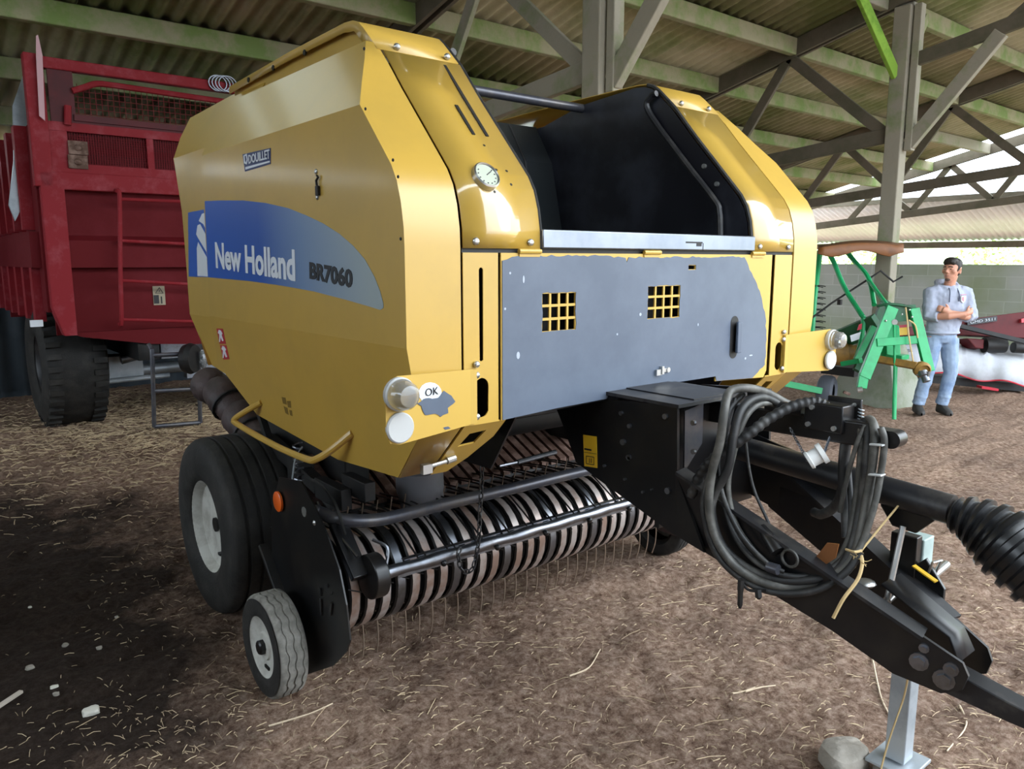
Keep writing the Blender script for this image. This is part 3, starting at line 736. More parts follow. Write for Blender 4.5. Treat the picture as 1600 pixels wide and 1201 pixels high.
    for i, (p, t) in enumerate(seg):
        sd = t.cross(V((0, 1, 0))).normalized(); sd = sd if i % 2 else t.cross(sd).normalized()
        m.tube([p+t*(.018*math.cos(a))+sd*(.009*math.sin(a)) for a in [j*PI/5 for j in range(10)]], .0033, 5, closed=True)
    m.build('lift_chain', BLKD, baler)
pickup()

# wrapped brown ramp hanging out behind the left wheel
m = MB()
pth = cr([at(322, 598, 0, 1.42), at(347, 616, 0, 1.45), at(375, 650, 0, 1.48), at(405, 690, 0, 1.5), at(445, 730, 0, 1.5), at(500, 757, 0, 1.5)], 6)
m.tube(pth, [.098+.008*math.sin(i*1.1)+.006*math.sin(i*2.7) for i in range(len(pth))], 14); rp = m.build('wrapped_ramp', BROWN, baler, label='ramp wrapped in dark brown plastic')
for i in (9, 16, 23):
    m = MB(); p = pth[i]; t = (pth[i+1]-pth[i-1]).normalized(); a = t.cross(V((0, 0, 1))).normalized(); b = a.cross(t)
    m.tube([p+a*.104*math.cos(k*PI/8)+b*.104*math.sin(k*PI/8) for k in range(16)], .009, 6, closed=True); m.build('strap', BLKM, rp)
m = MB(); m.bar(at(405, 640, 0, 1.38), at(425, 700, 0, 1.38), .03, .03); m.bar(at(425, 690, 0, 1.4), at(500, 760, 0, 1.4), .05, .06); m.build('ramp_frame', BLKM, baler)

# ---------------------------------------------------------------- drawbar
def drawbar():
    XL0, XL1 = 1.965, 2.165
    def xl(y): return XL1+(XL0-XL1)*max(0, min(1, (y-.65)/(1.55-.65)))
    def lp(u, v):
        # intersect with the slanting left plate  x = XL1+(XL0-XL1)*(y-.65)/.9
        s = (XL0-XL1)/.9; d = FW+RT*((u-CX)/F)-UP*((v-CY)/F); k = (XL1-s*.65-CAM.x+s*CAM.y)/(d.x-s*d.y); return CAM+d*k
    # gearbox housing: left cheek plate (x const)
    ck = [(950, 624), (1058, 634), (1058, 745), (1100, 863), (1050, 833), (930, 745), (900, 722), (878, 660), (870, 640)]
    ck = [(p.y, p.z) for p in [at(u, v, 0, XL0) for u, v in ck]]
    DB = None
    m = MB(); m.plate([ck], lambda a, b: (XL0, a, b), (.012, 0, 0)); DB = m.build('drawbar', BLK, baler, smooth=0)
    m = MB(); m.plate([ck], lambda a, b: (mx(XL0), a, b), (-.012, 0, 0)); m.build('side_plate', BLK, DB, smooth=0)
    y0 = min(a for a, b in ck); yt0 = at(1058, 634, 0, XL0).y; yt1 = at(950, 624, 0, XL0).y
    m = MB(); m.box2((XL0-.005, yt0-.01, 1.226), (2.34, 1.97, 1.238)); m.box2((XL0+.10, yt0+.01, 1.238), (2.30, 1.97, 1.242)); m.build('top_plate', BLKD, DB, smooth=0)
    m = MB(); m.box2((XL0, 1.62, .80), (mx(XL0), 1.64, 1.2)); m.build('cross_plate', BLK, DB, smooth=0)
    m = MB(); gq = lambda u, v: at(u, v, 1, 1.60); m.plate([[(p.x, p.z) for p in (gq(1061, 640), gq(1090, 628), gq(1088, 690), gq(1060, 735))]], lambda a, b: (a, 1.575, b), (0, .006, 0)); m.build('side_gusset', PIPE, DB, smooth=0)
    # tongue plates: channel beams tapering to the hitch
    tl = [(1055, 733), (1504, 1036), (1513, 1057), (1503, 1078), (1470, 1083), (1395, 1052), (1300, 985), (1100, 862), (1056, 835)]
    tp = [lp(u, v) for u, v in tl]
    for sg in (0, 1):
        f = (lambda p: p) if sg == 0 else (lambda p: V((mx(p.x)+.01, p.y, p.z-.015)))
        m = MB(); q = [f(p) for p in tp]; off = V((.010 if sg == 0 else -.010, 0, 0)); n = len(q)
        m.add(q+[v+off for v in q], [tuple(range(n)), tuple(range(2*n-1, n-1, -1))]+[(i, (i+1) % n, n+(i+1) % n, n+i) for i in range(n)])
        tg = m.build('tongue_plate', BLK, DB, smooth=0)
        m = MB(); a = f(lp(1057, 736)); b = f(lp(1440, 993)); o = V((.035 if sg == 0 else -.035, 0, -.002))
        m.bar(a+o*.5, b+o*.5, .07, .010); m.build('top_flange', BLKD, tg, smooth=0)
        m = MB()
        for u, v, r in ((1436, 1033, .017), (1475, 1061, .019), (1486, 1045, .013), (1444, 1012, .009)):
            p = f(lp(u, v)); e = V((-1 if sg == 0 else 1, -.2, 0))*.012; m.cyl(p, p+e, r, 6); m.cyl(p, p+e*.4, r*1.5, 12)
        m.each('bolt', STEEL, tg)
        m = MB()
        for u, v, r in ((1085, 705, .010), (905+70, 690, .014), (1045, 766, .014), (985, 665, .010), (1085, 660, .011), (985, 715, .008), (946, 727, .007), (978, 748, .006), (1006, 768, .006), (1020, 764, .004), (972, 645, .010), (1041, 650, .012), (984, 714, .013)):
            p = at(u, v, 0, XL0); 
            if sg: p = V((mx(p.x), p.y, p.z))
            e = V((-.010 if sg == 0 else .010, 0, 0)); m.cyl(p, p+e, r*.8, 8)
        m.each('bolt', STEEL, DB)
    # pan between the plates near the hitch and pin block
    a = lp(1385, 940); b = lp(1470, 1010)
    m = MB(); m.add([(2.18, a.y+.05, a.z+.015), (2.30, a.y+.05, a.z+.015), (2.285, b.y, b.z+.01), (2.19, b.y, b.z+.01), (2.185, b.y-.03, b.z-.05), (2.29, b.y-.03, b.z-.05)], [(0, 1, 2, 3), (3, 2, 5, 4)]); m.build('hitch_pan', BLKD, DB, solid=.008)
    # clevis
    h0 = V((2.235, .72, .545)); m = MB()
    ox = at(1600, 1105, 0, 2.235)
    h1 = V((2.235, .34, .50))
    m.rows([[V((2.20, .78, .575)), V((2.20, .62, .545)), V((2.195, .45, .525)), V((2.19, .36, .515))], [V((2.27, .78, .575)), V((2.27, .62, .545)), V((2.275, .45, .525)), V((2.28, .36, .515))],
            [V((2.27, .78, .50)), V((2.27, .62, .49)), V((2.275, .45, .49)), V((2.28, .36, .485))], [V((2.20, .78, .50)), V((2.20, .62, .49)), V((2.195, .45, .49)), V((2.19, .36, .485))]], cyc=False)
    m.rows([[V((2.20, .78, .575)), V((2.20, .62, .545)), V((2.195, .45, .525)), V((2.19, .36, .515))], [V((2.20, .78, .50)), V((2.20, .62, .49)), V((2.195, .45, .49)), V((2.19, .36, .485))]])
    m.lathe((2.235, .34, .484), (0, 0, 1), [(.028, 0), (.055, 0), (.055, .033), (.028, .033)], 24, closed=True); m.build('hitch_eye', BLKD, DB, bevel=.003)
    # sticker with pictograms on the cheek
    q = [at(u, v, 0, XL0-.002) for u, v in ((911, 679), (932, 682), (933, 731), (913, 728))]
    m = MB(); m.plate([[(p.y, p.z) for p in q]], lambda a, b: (XL0-.002, a, b), (.0015, 0, 0)); st = m.build('instruction_sticker', STICKY, DB, smooth=0)
    m = MB()
    for a_, b_ in (((913, 701), (924, 703)), ((912, 706), (932, 709))): m.bar(at(*a_, 0, XL0-.0028), at(*b_, 0, XL0-.0028), .001, .006 if a_[1] == 701 else .0015)
    for a_, b_ in (((916, 712), (916, 724)), ((916, 712), (928, 714)), ((928, 714), (928, 726)), ((916, 724), (928, 726)), ((921, 716), (921, 723)), ((924, 716), (924, 723))): m.bar(at(*a_, 0, XL0-.0028), at(*b_, 0, XL0-.0028), .001, .0025)
    m.build('sticker_mark', STICKB, st, smooth=0)
    # yellow sticker on the right plate flange
    m = MB(); p = V((2.345, .98, .685)); m.bar(V((mx(lp(1405, 925).x)-.02, lp(1405, 925).y+.06, lp(1405, 925).z+.0)), V((mx(lp(1430, 945).x)-.02, lp(1430, 945).y+.03, lp(1430, 945).z+.0)), .018, .004); m.build('yellow_sticker', STICKY, DB, smooth=0)
    # slanted guide plate with oval holes on the right
    m = MB(); pts = [at(1165, 738, 0, 2.46), at(1255, 757, 0, 2.46), at(1245, 790, 0, 2.46), at(1225, 775, 0, 2.46)]
    m.plate([[(1.60, 1.06), (1.22, .985), (1.20, .93), (1.28, .86), (1.60, .90)]], lambda a, b: (2.47, a, b), (.008, 0, 0)); m.build('pivot_plate', BLK, DB, smooth=0)
    m = MB(); m.plate([rect(2.41, 1.22, 2.475, 1.46), oval(2.44, 1.27, .012, .02, 12), oval(2.44, 1.34, .012, .02, 12), oval(2.44, 1.41, .012, .02, 12)], lambda a, b: (a, b, .955+(b-1.22)*.19), (0, 0, .006)); m.build('perforated_plate', GALV, DB, smooth=0)
    # hose holder arm
    za = 1.19
    m = MB(); ar = [at(1060, 650, 0, 2.24), at(1200, 652, 0, 2.24), at(1320, 665, 0, 2.24), at(1388, 672, 0, 2.24)]
    m.bar(V((2.24, 1.80, 1.17)), V((2.24, 1.05, 1.187)), .045, .075); m.build('hose_arm', BLK, DB, bevel=.006)
    m = MB(); m.box((2.24, 1.19, 1.222), (.075, .125, .085)); m.box((2.285, 1.165, 1.235), (.012, .11, .09)); m.build('arm_bracket', BLK, DB, bevel=.004)
    m = MB()
    for y, z in ((1.225, 1.25), (1.235, 1.195), (1.15, 1.195)): m.cyl((2.2035, y, z), (2.194, y, z), .008, 8)
    m.cyl((2.282, 1.13, 1.262), (2.272, 1.13, 1.262), .006, 8)
    m.each('bolt', ZINC, DB)
    m = MB(); m.tube([V((2.285+.008*math.cos(a), 1.112+.008*math.sin(a), 1.255-.0016*a)) for a in [i*PI/4 for i in range(44)]], .0022, 5); m.build('return_spring', GALV, DB)
    m = MB(); m.bar((2.24, 1.08, 1.187), (2.24, .99, 1.187), .05, .05); m.lathe((2.265, .985, 1.187), (-1, 0, 0), [(0, 0), (.026, 0), (.026, .05), (0, .05)], 18); m.build('arm_tip', BLK, DB)
    # small actuator on the arm and hanging white coupling on chains
    m = MB(); m.cyl((2.235, 1.40, 1.225), (2.235, 1.27, 1.225), .022, 14); m.build('actuator', BLKD, DB)
    m = MB(); c0 = at(1262, 720, 0, 2.17); c1 = at(1288, 706, 0, 2.20)
    d = (c1-c0); m.tube([c0, c0+d*.15, c0+d*.2, c0+d*.7, c0+d*.74, c1], [.027, .030, .025, .026, .033, .033], 18); m.build('dust_cap', CAPW, DB, label='white plastic coupling cap hanging on small chains')
    for a, b in ((at(1234, 668, 0, 2.2), c0), (at(1297, 682, 0, 2.22), c1)):
        k = 16; m = MB()
        for i in range(k):
            p = a.lerp(b, (i+.5)/k); t = (b-a).normalized(); sd = t.cross(V((1, 0, 0))).normalized(); sd = sd if i % 2 else t.cross(sd)
            L = (b-a).length/k; m.tube([p+t*(L*.65*math.cos(j*PI/3))+sd*(.0042*math.sin(j*PI/3)) for j in range(6)], .0018, 4, closed=True)
        m.build('cap_chain', STEEL, DB)
    # -------- hoses
    def H(pts, r, nm='hydraulic_hose', mt=HOSE, x=2.2, n=10):
        P = [at(p[0], p[1], 0, p[2] if len(p) > 2 else x) for p in pts]
        m = MB(); m.tube(cr(P, 6), r, n); return m.build(nm, mt, DB, smooth=60)
    H([(1250, 640, 2.30), (1225, 628, 2.26), (1195, 612, 2.18), (1165, 606, 2.06), (1140, 612, 2.0), (1132, 640, 1.94), (1125, 690, 1.93), (1112, 740, 1.93), (1108, 790, 1.93), (1118, 840, 1.94), (1150, 885, 1.96), (1200, 912, 2.0), (1250, 915, 2.05), (1300, 900, 2.1), (1330, 875, 2.14), (1345, 830, 2.17), (1358, 760, 2.2), (1366, 700, 2.2), (1366, 668, 2.22), (1358, 655, 2.26), (1350, 668, 2.3), (1346, 700, 2.3)], .0135, mt=HOSEG)
    H([(1240, 650, 2.30), (1205, 625, 2.2), (1180, 622, 2.1), (1158, 640, 2.02), (1146, 680, 1.98), (1138, 730, 1.97), (1118, 770, 1.96), (1112, 800, 1.95), (1128, 850, 1.97), (1165, 885, 1.99), (1215, 905, 2.02), (1270, 905, 2.06), (1310, 890, 2.12), (1332, 850, 2.16), (1345, 790, 2.2), (1354, 720, 2.2), (1356, 672, 2.22), (1350, 658, 2.26)], .0135)
    H([(1255, 655, 2.30), (1215, 632, 2.24), (1185, 632, 2.12), (1163, 655, 2.05), (1148, 700, 2.02), (1137, 760, 2.0), (1150, 820, 2.0), (1180, 862, 2.02), (1205, 883, 2.04), (1250, 893, 2.08), (1300, 880, 2.13), (1325, 845, 2.17), (1336, 790, 2.2), (1344, 720, 2.21), (1345, 675, 2.22), (1338, 660, 2.27)], .010, mt=HOSEG)
    H([(1170, 640, 2.1), (1150, 690, 2.04), (1135, 740, 2.02), (1133, 790, 2.0), (1150, 840, 1.99), (1185, 880, 2.0), (1235, 900, 2.03), (1290, 893, 2.1), (1322, 860, 2.16), (1330, 800, 2.2), (1326, 740, 2.24), (1322, 700, 2.26), (1326, 672, 2.25), (1334, 662, 2.26)], .009)
    H([(1160, 615, 2.1), (1140, 640, 2.02), (1128, 690, 1.97), (1104, 760, 1.94), (1100, 800, 1.93), (1118, 862, 1.94), (1160, 905, 1.97), (1215, 926, 2.01), (1275, 922, 2.05), (1320, 895, 2.1), (1345, 862, 2.14)], .011)
    H([(1148, 622, 2.05), (1136, 670, 2.0), (1122, 720, 1.98), (1130, 775, 1.97), (1158, 835, 1.98), (1200, 880, 2.0), (1225, 893, 2.02)], .007, 'electric_cable')
    H([(1164, 680, 2.1), (1170, 730, 2.1), (1180, 770, 2.1), (1200, 815, 2.08), (1213, 850, 2.06)], .005, 'electric_cable')
    H([(1352, 664, 2.22), (1340, 690, 2.2), (1328, 730, 2.2), (1318, 770, 2.2), (1312, 800, 2.2)], .007, 'electric_cable', HOSEG)
    H([(1330, 672, 2.25), (1322, 690, 2.25), (1318, 740, 2.25), (1322, 790, 2.25), (1324, 840, 2.22)], .017)
    H([(1318, 760, 2.28), (1305, 790, 2.3), (1285, 803, 2.32), (1272, 800, 2.34)], .016)
    H([(1376, 668, 2.2), (1382, 690, 2.2), (1376, 740, 2.2), (1366, 790, 2.18), (1350, 840, 2.16), (1336, 868, 2.13)], .010, mt=HOSEG)
    # black corrugated conduit from the arm bracket back to the housing
    P = cr([at(1298, 640, 0, 2.24), at(1275, 628, 0, 2.22), at(1240, 634, 0, 2.17), at(1200, 655, 0, 2.1), at(1165, 682, 0, 2.04), at(1120, 712, 0, 1.99), at(1095, 740, 0, 1.98), at(1080, 775, 0, 1.98)], 14)
    m = MB(); m.tube(P, [.0165+.0018*math.sin(i*1.6) for i in range(len(P))], 10); m.build('corrugated_conduit', HOSE, DB)
    # plug, tapes, ties
    m = MB(); a = at(1190, 822, 0, 2.04); b = at(1215, 862, 0, 2.02); m.tube([a, a.lerp(b, .4), b], [.012, .02, .022], 12); m.build('electric_plug', BLK, DB)
    m = MB(); c = at(1234, 872, 0, 2.03); m.tube([c+V((0, .026*math.cos(k*PI/8), .026*math.sin(k*PI/8))) for k in range(16)], .0045, 6, closed=True); m.build('plug_ring', HOSEG, DB)
    m = MB(); a = at(1200, 885, 0, 2.0); b = at(1216, 890, 0, 2.0); m.cyl(a, b, .016, 12); m.build('tape', PIPE, DB)
    m = MB()
    for pts in (((1158, 905), (1157, 925), (1156, 950)), ((1184, 920), (1186, 936)), ): m.tube(cr([at(u, v, 0, 1.95) for u, v in pts], 4), [.011]*4+([.009]*4 if len(pts) > 2 else [])+[.004], 6)
    m.tube(cr([at(1160, 912, 0, 1.96), at(1172, 922, 0, 1.97), at(1198, 922, 0, 1.98)], 4), .005, 6)
    m.build('loose_strap', BLKM, DB)
    m = MB()
    for u, v in ((1366, 693), (1364, 740)): 
        a = at(u-4, v, 0, 2.19); b = at(u+16, v+2, 0, 2.19); m.bar(a, b, .03, .004)
    m.build('cable_tie', WHT, DB)
    m = MB(); pts = [at(u, v, 0, 2.10) for u, v in ((1240, 885), (1262, 880), (1278, 866), (1292, 848), (1310, 850), (1305, 872), (1285, 885), (1260, 893))]
    m.plate([[(p.y, p.z) for p in pts]], lambda a, b: (2.10, a, b), (.006, 0, 0)); m.build('rusty_strap', ORBR, DB, smooth=0)
    # -------- PTO shaft with cone
    m = MB(); a = V((2.31, 1.62, 1.045)); b = V((2.31, .84, .995)); m.cyl(a, b, .043, 24); pt = m.build('pto_guard_tube', BLKD, baler, label='drive shaft in a long black plastic tube')
    axp = [at(1490, 803, 0, 2.31), at(1525, 815, 0, 2.31), at(1560, 838, 0, 2.305), at(1600, 872, 0, 2.30), at(1650, 915, 0, 2.30), at(1700, 960, 0, 2.30)]
    P = cr(axp, 16); n = len(P)
    rad = []
    for i in range(n):
        t = i/(n-1); rad.append(.044+.05*min(1, t*2.2)+.007*(1 if (i % 8) < 4 else -1)*(1 if i > 2 else 0))
    m = MB(); m.tube(P, rad, 28); m.build('bellows', BELL, pt, smooth=60)
    m = MB(); c = at(1415, 800, 0, 2.31); c.x = 2.31; m.plate([[(1.02, 1.02), (.90, 1.01), (.88, .955), (.93, .90), (1.0, .905), (1.04, .96)]], lambda a, b: (2.30, a, b), (.02, 0, 0)); m.build('shaft_cradle', BLK, pt, bevel=.004)
    m = MB(); a = at(1411, 822, 0, 2.285); b = at(1386, 938, 0, 2.22); m.cyl(a, b, .009, 10); m.cyl(b, b+V((.06, 0, .012)), .012, 12); m.ball(b+V((.03, .08, .02)), (.03, .03, .012), 10, 6); m.build('shaft_prop', ZINC, DB)
    m = MB(); m.tube([at(u, v, 0, 2.17) for u, v in ((1396, 978), (1401, 985), (1408, 1003), (1413, 1012))], .005, 6); m.build('r_clip', ZINC, DB)
    # -------- parking stand (jack) on the right plate
    xj, yj = 2.455, .985
    m = MB(); m.box2((xj-.036, yj-.036, .50), (xj+.036, yj+.036, .845)); jk = m.build('parking_jack', mat('jack_grey', '9FB0AC', .5, dirt='7C8C88', dscale=6, damt=.6), baler, bevel=.004)
    m = MB(); m.box2((xj-.032, yj-.032, .075), (xj+.032, yj+.032, .62)); m.build('inner_leg', GALV, jk, bevel=.003)
    m = MB(); m.box2((xj-.075, yj-.07, .055), (xj+.085, yj+.075, .068)); m.build('foot_plate', GALV, jk, bevel=.003)
    m = MB(); m.box2((xj-.075, yj-.03, .60), (xj-.037, yj+.05, .86)); m.box2((xj-.037, yj-.045, .62), (xj+.037, yj-.037, .70)); m.plate([[(.93, .80), (.87, .72), (.87, .60), (1.0, .58), (1.03, .70)]], lambda a, b: (2.39, a, b), (.015, 0, 0)); m.build('jack_bracket', BLK, jk, bevel=.003)
    m = MB(); m.cyl((xj-.01, yj-.05, .72), (xj+.11, yj-.05, .735), .013, 10); m.tube([(xj-.06, yj-.06, .74), (xj-.075, yj-.08, .80), (xj-.04, yj-.09, .80), (xj-.03, yj-.06, .70)], .004, 6); m.cyl((2.36, .93, .675), (2.42, .93, .68), .014, 10); m.build('locking_pin', ZINC, jk)
drawbar()
# ================================================================ RED TRAILER
def trailer():
    Y = 8.2
    T = thing('farm_trailer', 'tall red farm trailer parked behind the baler, seen from its rear with ladder', 'trailer', (2.4, 9.5, 0))
    tp = lambda u, v, dy=0: at(u, v, 1, Y+dy)
    xl = tp(60, 300).x; xr = 3.75; yb = 11.1
    # main box: rear wall with frame and recessed panels
    z1 = tp(100, 268).z; z0 = tp(75, 523).z; ztop = tp(60, 190).z
    xc = tp(95, 400).x+.02   # inner edge of the corner post
    m = MB(); m.box2((xl+.06, Y+.12, z0-.02), (xr-.06, Y+.16, z1)); rw = m.build('rear_wall', TRED, T, smooth=0)
    def post(x0, x1, m):
        m.plate([[(x0, z1), (x1, z1), (x1, z0-.02), (x0+.08, z0-.02), (x0, z0+.25)]], lambda a, b: (a, Y, b), (0, .16, 0))
    m = MB(); post(xl+.02, xc+.06, m); m.build('corner_post', TREDL, T, smooth=0, bevel=.01)
    m = MB(); m.box2((xr-.30, Y, z0), (xr-.02, Y+.16, z1)); m.build('corner_post', TREDL, T, smooth=0, bevel=.01)
    # lower sloping edge under the wall and the two horizontal ribs
    m = MB(); m.plate([[(xc, z0), (xr, z0), (xr, z0-.22), (tp(310, 545).x, tp(310, 538).z), (tp(240, 540).x, tp(240, 538).z), (tp(130, 527).x, tp(130, 527).z)]], lambda a, b: (a, Y+.06, b), (0, .06, 0)); m.build('bottom_skirt', TRED, T, smooth=0)
    zr0 = tp(150, 418).z; zr1 = tp(150, 376).z
    m = MB(); m.rows([[V((xc, Y+.12, zr1+.05)), V((xr-.25, Y+.12, zr1+.05))], [V((xc, Y+.01, zr1)), V((xr-.25, Y+.01, zr1))], [V((xc, Y+.01, zr0)), V((xr-.25, Y+.01, zr0))], [V((xc, Y+.12, zr0-.01)), V((xr-.25, Y+.12, zr0-.01))]]); m.build('cross_rib', TRED, T, smooth=0)
    m = MB(); m.box2((xc+.04, Y-.0, z1-.16), (xr-.2, Y+.14, z1-.0)); m.build('top_rib', TREDL, T, smooth=0, bevel=.01)
    # mesh band above
    zb0, zb1 = tp(150, 268).z, tp(150, 200).z
    m = MB(); m.box2((xl+.06, Y+.01, z1), (xr-.04, Y+.08, zb0+.06)); m.box2((xl+.06, Y+.01, zb1-.05), (xr-.04, Y+.08, ztop+.02))
    m.box2((xl+.065, Y+.016, z1+.004), (tp(108, 240).x, Y+.084, ztop-.004)); m.box2((tp(231, 240).x, Y+.016, z1+.004), (tp(241, 240).x, Y+.084, ztop-.004)); m.build('upper_frame', TREDL, T, smooth=0)
    m = MB(); m.box2((xl+.08, Y+.085, z1-.02), (xr-.06, Y+.10, ztop+.03)); m.build('band_backing', RED, T, smooth=0)
    # perforated sheet: woven wire as a grid of bars
    m = MB()
    za, zb = zb0+.05, zb1-.05; x0 = tp(108, 240).x; k = int((xr-x0)/.022)
    for i in range(k): m.box((x0+i*.022, Y+.05, (za+zb)/2), (.010, .004, zb-za))
    for j in range(int((zb-za)/.022)): m.box(((x0+xr)/2, Y+.052, za+j*.022), (xr-x0, .004, .010))
    m.box2((x0, Y+.065, (za+zb)/2-.03), (xr-.05, Y+.075, (za+zb)/2+.03))
    m.build('perforated_sheet', TRED, T, smooth=0)
    m = MB()
    for u, v in ((122, 231), (122, 253)): m.ball(tp(u, v, -.01), (.035, .02, .03), 10, 6); m.box(tp(u, v, .0), (.16, .02, .12))
    m.build('lock_plate', RUST, T)
    # left side of the box (seen edge on) with pleated stakes
    m = MB(); m.box2((xl, Y+.1, z0+.2), (xl+.05, yb, ztop)); m.build('side_wall', TRED, T, smooth=0)
    for i in range(6):
        y = Y+.35+i*.55
        m = MB(); m.plate([[(y, ztop), (y+.16, ztop), (y+.12, zr1+.1), (y+.04, zr1+.1)]], lambda a, b: (xl-.10, a, b), (.12, 0, 0)); m.each('side_stake', TREDL, T, smooth=0)
        m = MB(); m.box2((xl-.07, y, z0+.1), (xl+.02, y+.14, zr0)); m.each('side_stake', TREDL, T, smooth=0)
    m = MB(); m.box2((xl-.08, Y+.2, zr0), (xl+.02, yb, zr1+.08)); m.build('side_rail', TRED, T, smooth=0)
    m = MB(); m.box2((xl, yb-.05, z0), (xr, yb, ztop+.1)); m.box2((xr-.05, Y+.1, z0+.2), (xr, yb, ztop)); m.build('far_wall', TRED, T, smooth=0)
    # grey tilted extension panel at the left
    m = MB(); g = [at(u, v, 1, Y+.45) for u, v in ((22, 250), (20, 165), (38, 112), (42, 140), (48, 200), (46, 300), (24, 345), (14, 320))]
    m.plate([[(p.x, p.z) for p in g]], lambda a, b: (a, Y+.45, b), (0, .05, 0)); m.build('side_flap', GALV, T, smooth=0)
    # top frame
    zt = tp(200, 106).z
    m = MB(); m.box2((xl+.03, Y, zt-.10), (xr, Y+.09, zt)); m.build('top_rail', TREDL, T, smooth=0, bevel=.012)
    m = MB(); m.box2((xl-.02, Y-.0, tp(50, 290).z), (xl+.13, Y+.12, tp(50, 82).z)); m.build('corner_upright', TREDL, T, smooth=0, bevel=.01)
    m = MB(); m.plate([[(p.x, p.z) for p in (tp(55, 58), tp(58, 56), tp(65, 88), tp(69, 190), tp(60, 182), tp(55, 90))]], lambda a, b: (a, Y-.05, b), (0, .012, 0)); m.build('upright_fin', mat('pale_red', 'C79AA0', .5), T, smooth=0)
    m = MB(); m.box2((tp(72, 95).x, Y+.02, tp(72, 188).z), (tp(112, 100).x, Y+.05, zt-.05)); m.build('end_panel', RED, T, smooth=0)
    m = MB(); m.tube(cr([tp(113, 142), tp(130, 137), tp(150, 131), tp(175, 133), tp(230, 141), tp(325, 155), tp(420, 168)], 4), .028, 8); m.tube([tp(106, 195, -.02), tp(106, 165, -.02)], .03, 8); m.build('bent_tube', TREDL, T)
    m = MB(); za, zb = tp(150, 188).z, tp(150, 133).z; x0 = tp(113, 150).x
    for i in range(int((xr-x0)/.05)): m.box((x0+i*.05, Y+.04, (za+zb)/2), (.005, .003, zb-za))
    for j in range(int((zb-za)/.05)): m.box(((x0+xr)/2, Y+.042, za+j*.05), (xr-x0, .003, .005))
    m.build('wire_mesh', TRED, T, smooth=0)
    m = MB(); m.box2((x0, Y+.02, za-.09), (xr, Y+.06, za-.02)); m.box2((x0, Y+.0, za-.02), (xr, Y+.10, za+.035)); m.build('mesh_sill', RED, T, smooth=0)
    m = MB(); c = tp(340, 130, -.02)
    for k in range(4): m.tube([c+V((.09*math.cos(j*PI/8)+.03*k, -.01*k, .075*math.sin(j*PI/8))) for j in range(16)], .008, 5, closed=True)
    m.build('wire_coil', STEEL, T)
    # red ladder on the wall
    m = MB(); a = tp(182, 299, -.08); 
    m.tube(cr([tp(181, 296, .08), tp(183, 299, -.06), tp(187, 308, -.08), tp(188, 420, -.08), tp(190, 500, -.08), tp(187, 506, .02)], 4), .020, 8)
    ld = m.build('ladder', TREDL, T); m = MB(); m.tube([tp(335, 320, -.08), tp(335, 512, -.08)], .02, 8); m.build('ladder_rail', TREDL, ld)
    for v0, v1 in ((311, 314), (376, 380), (438, 443), (499, 500)):
        m = MB(); m.cyl(tp(187, v0, -.08), tp(336, v1+3, -.08), .016, 8); m.build('rung', TREDL, ld)
    # warning sticker
    m = MB(); m.box2(tp(238, 447, .115), tp(259, 476, .11)); st = m.build('warning_sticker', mat('old_sticker', 'A79C84', .6), T, smooth=0)
    m = MB(); m.box2(tp(240, 461, .108), tp(249, 474, .106)); m.box2(tp(251, 463, .108), tp(254, 474, .106))
    for a, b in (((243, 458), (249, 449)), ((249, 449), (255, 458)), ((243, 458), (255, 458)), ((249, 453), (249, 456))): m.bar(tp(*a, .107), tp(*b, .107), .004, .008, up=(0, 1, 0))
    m.build('sticker_mark', STICKB, st, smooth=0)
    # grey step hanging below
    m = MB()
    m.tube(cr([tp(232, 538, -.02), tp(236, 545, -.06), tp(238, 560, -.08), tp(241, 667, -.08)], 4), .022, 8); m.tube([tp(310, 552, -.08), tp(313, 660, -.08)], .022, 8)
    sp_ = m.build('hanging_step', PIPE, T)
    for p, q in (((238, 555), (310, 552)), ((239, 611), (311, 607)), ((241, 666), (313, 660))):
        m = MB(); m.cyl(tp(*p, -.08), tp(*q, -.08), .022, 8); m.build('rung', PIPE, sp_)
    # tail lamp
    m = MB(); c = tp(298, 560, -.1); m.lathe(c, (.7, -.7, 0), [(0, -.08), (.14, -.06), (.16, 0), (.14, .05), (0, .06)], 20); tl = m.build('tail_lamp', BLKM, T)
    m = MB(); m.ball(tp(317, 561, -.14), (.04, .05, .10), 10, 8); m.build('lamp_lens', LENS, tl)
    m = MB(); m.box(tp(57, 505, -.0), (.10, .05, .06)); m.build('side_reflector', STICKW, T)
    # chassis and axle
    m = MB(); m.box2((xl+.3, Y+.2, .95), (xr-.3, yb-.3, 1.10)); m.box2((xl+.75, Y+.1, .70), (xl+.95, yb, .96)); m.box2((xr-.95, Y+.1, .70), (xr-.75, yb, .96)); m.build('chassis', BLKM, T)
    m = MB(); m.cyl((xl+.1, 9.15, .50), (xr-.1, 9.15, .50), .065, 14); m.box2((xl+.6, 9.0, .44), (xl+.95, 9.3, .68)); m.cyl((xl+.1, 8.95, .42), (xl+1.2, 8.95, .44), .028, 10); m.build('axle', GALV, T)
    m = MB(); m.cyl((xl+.7, 8.85, .66), (xl+1.0, 8.85, .72), .05, 12); m.box((xl+1.55, 8.7, .50), (.5, .12, .14)); m.box((xl+1.7, 8.9, .75), (1.2, .15, .22)); m.build('brake_gear', STEEL, T)
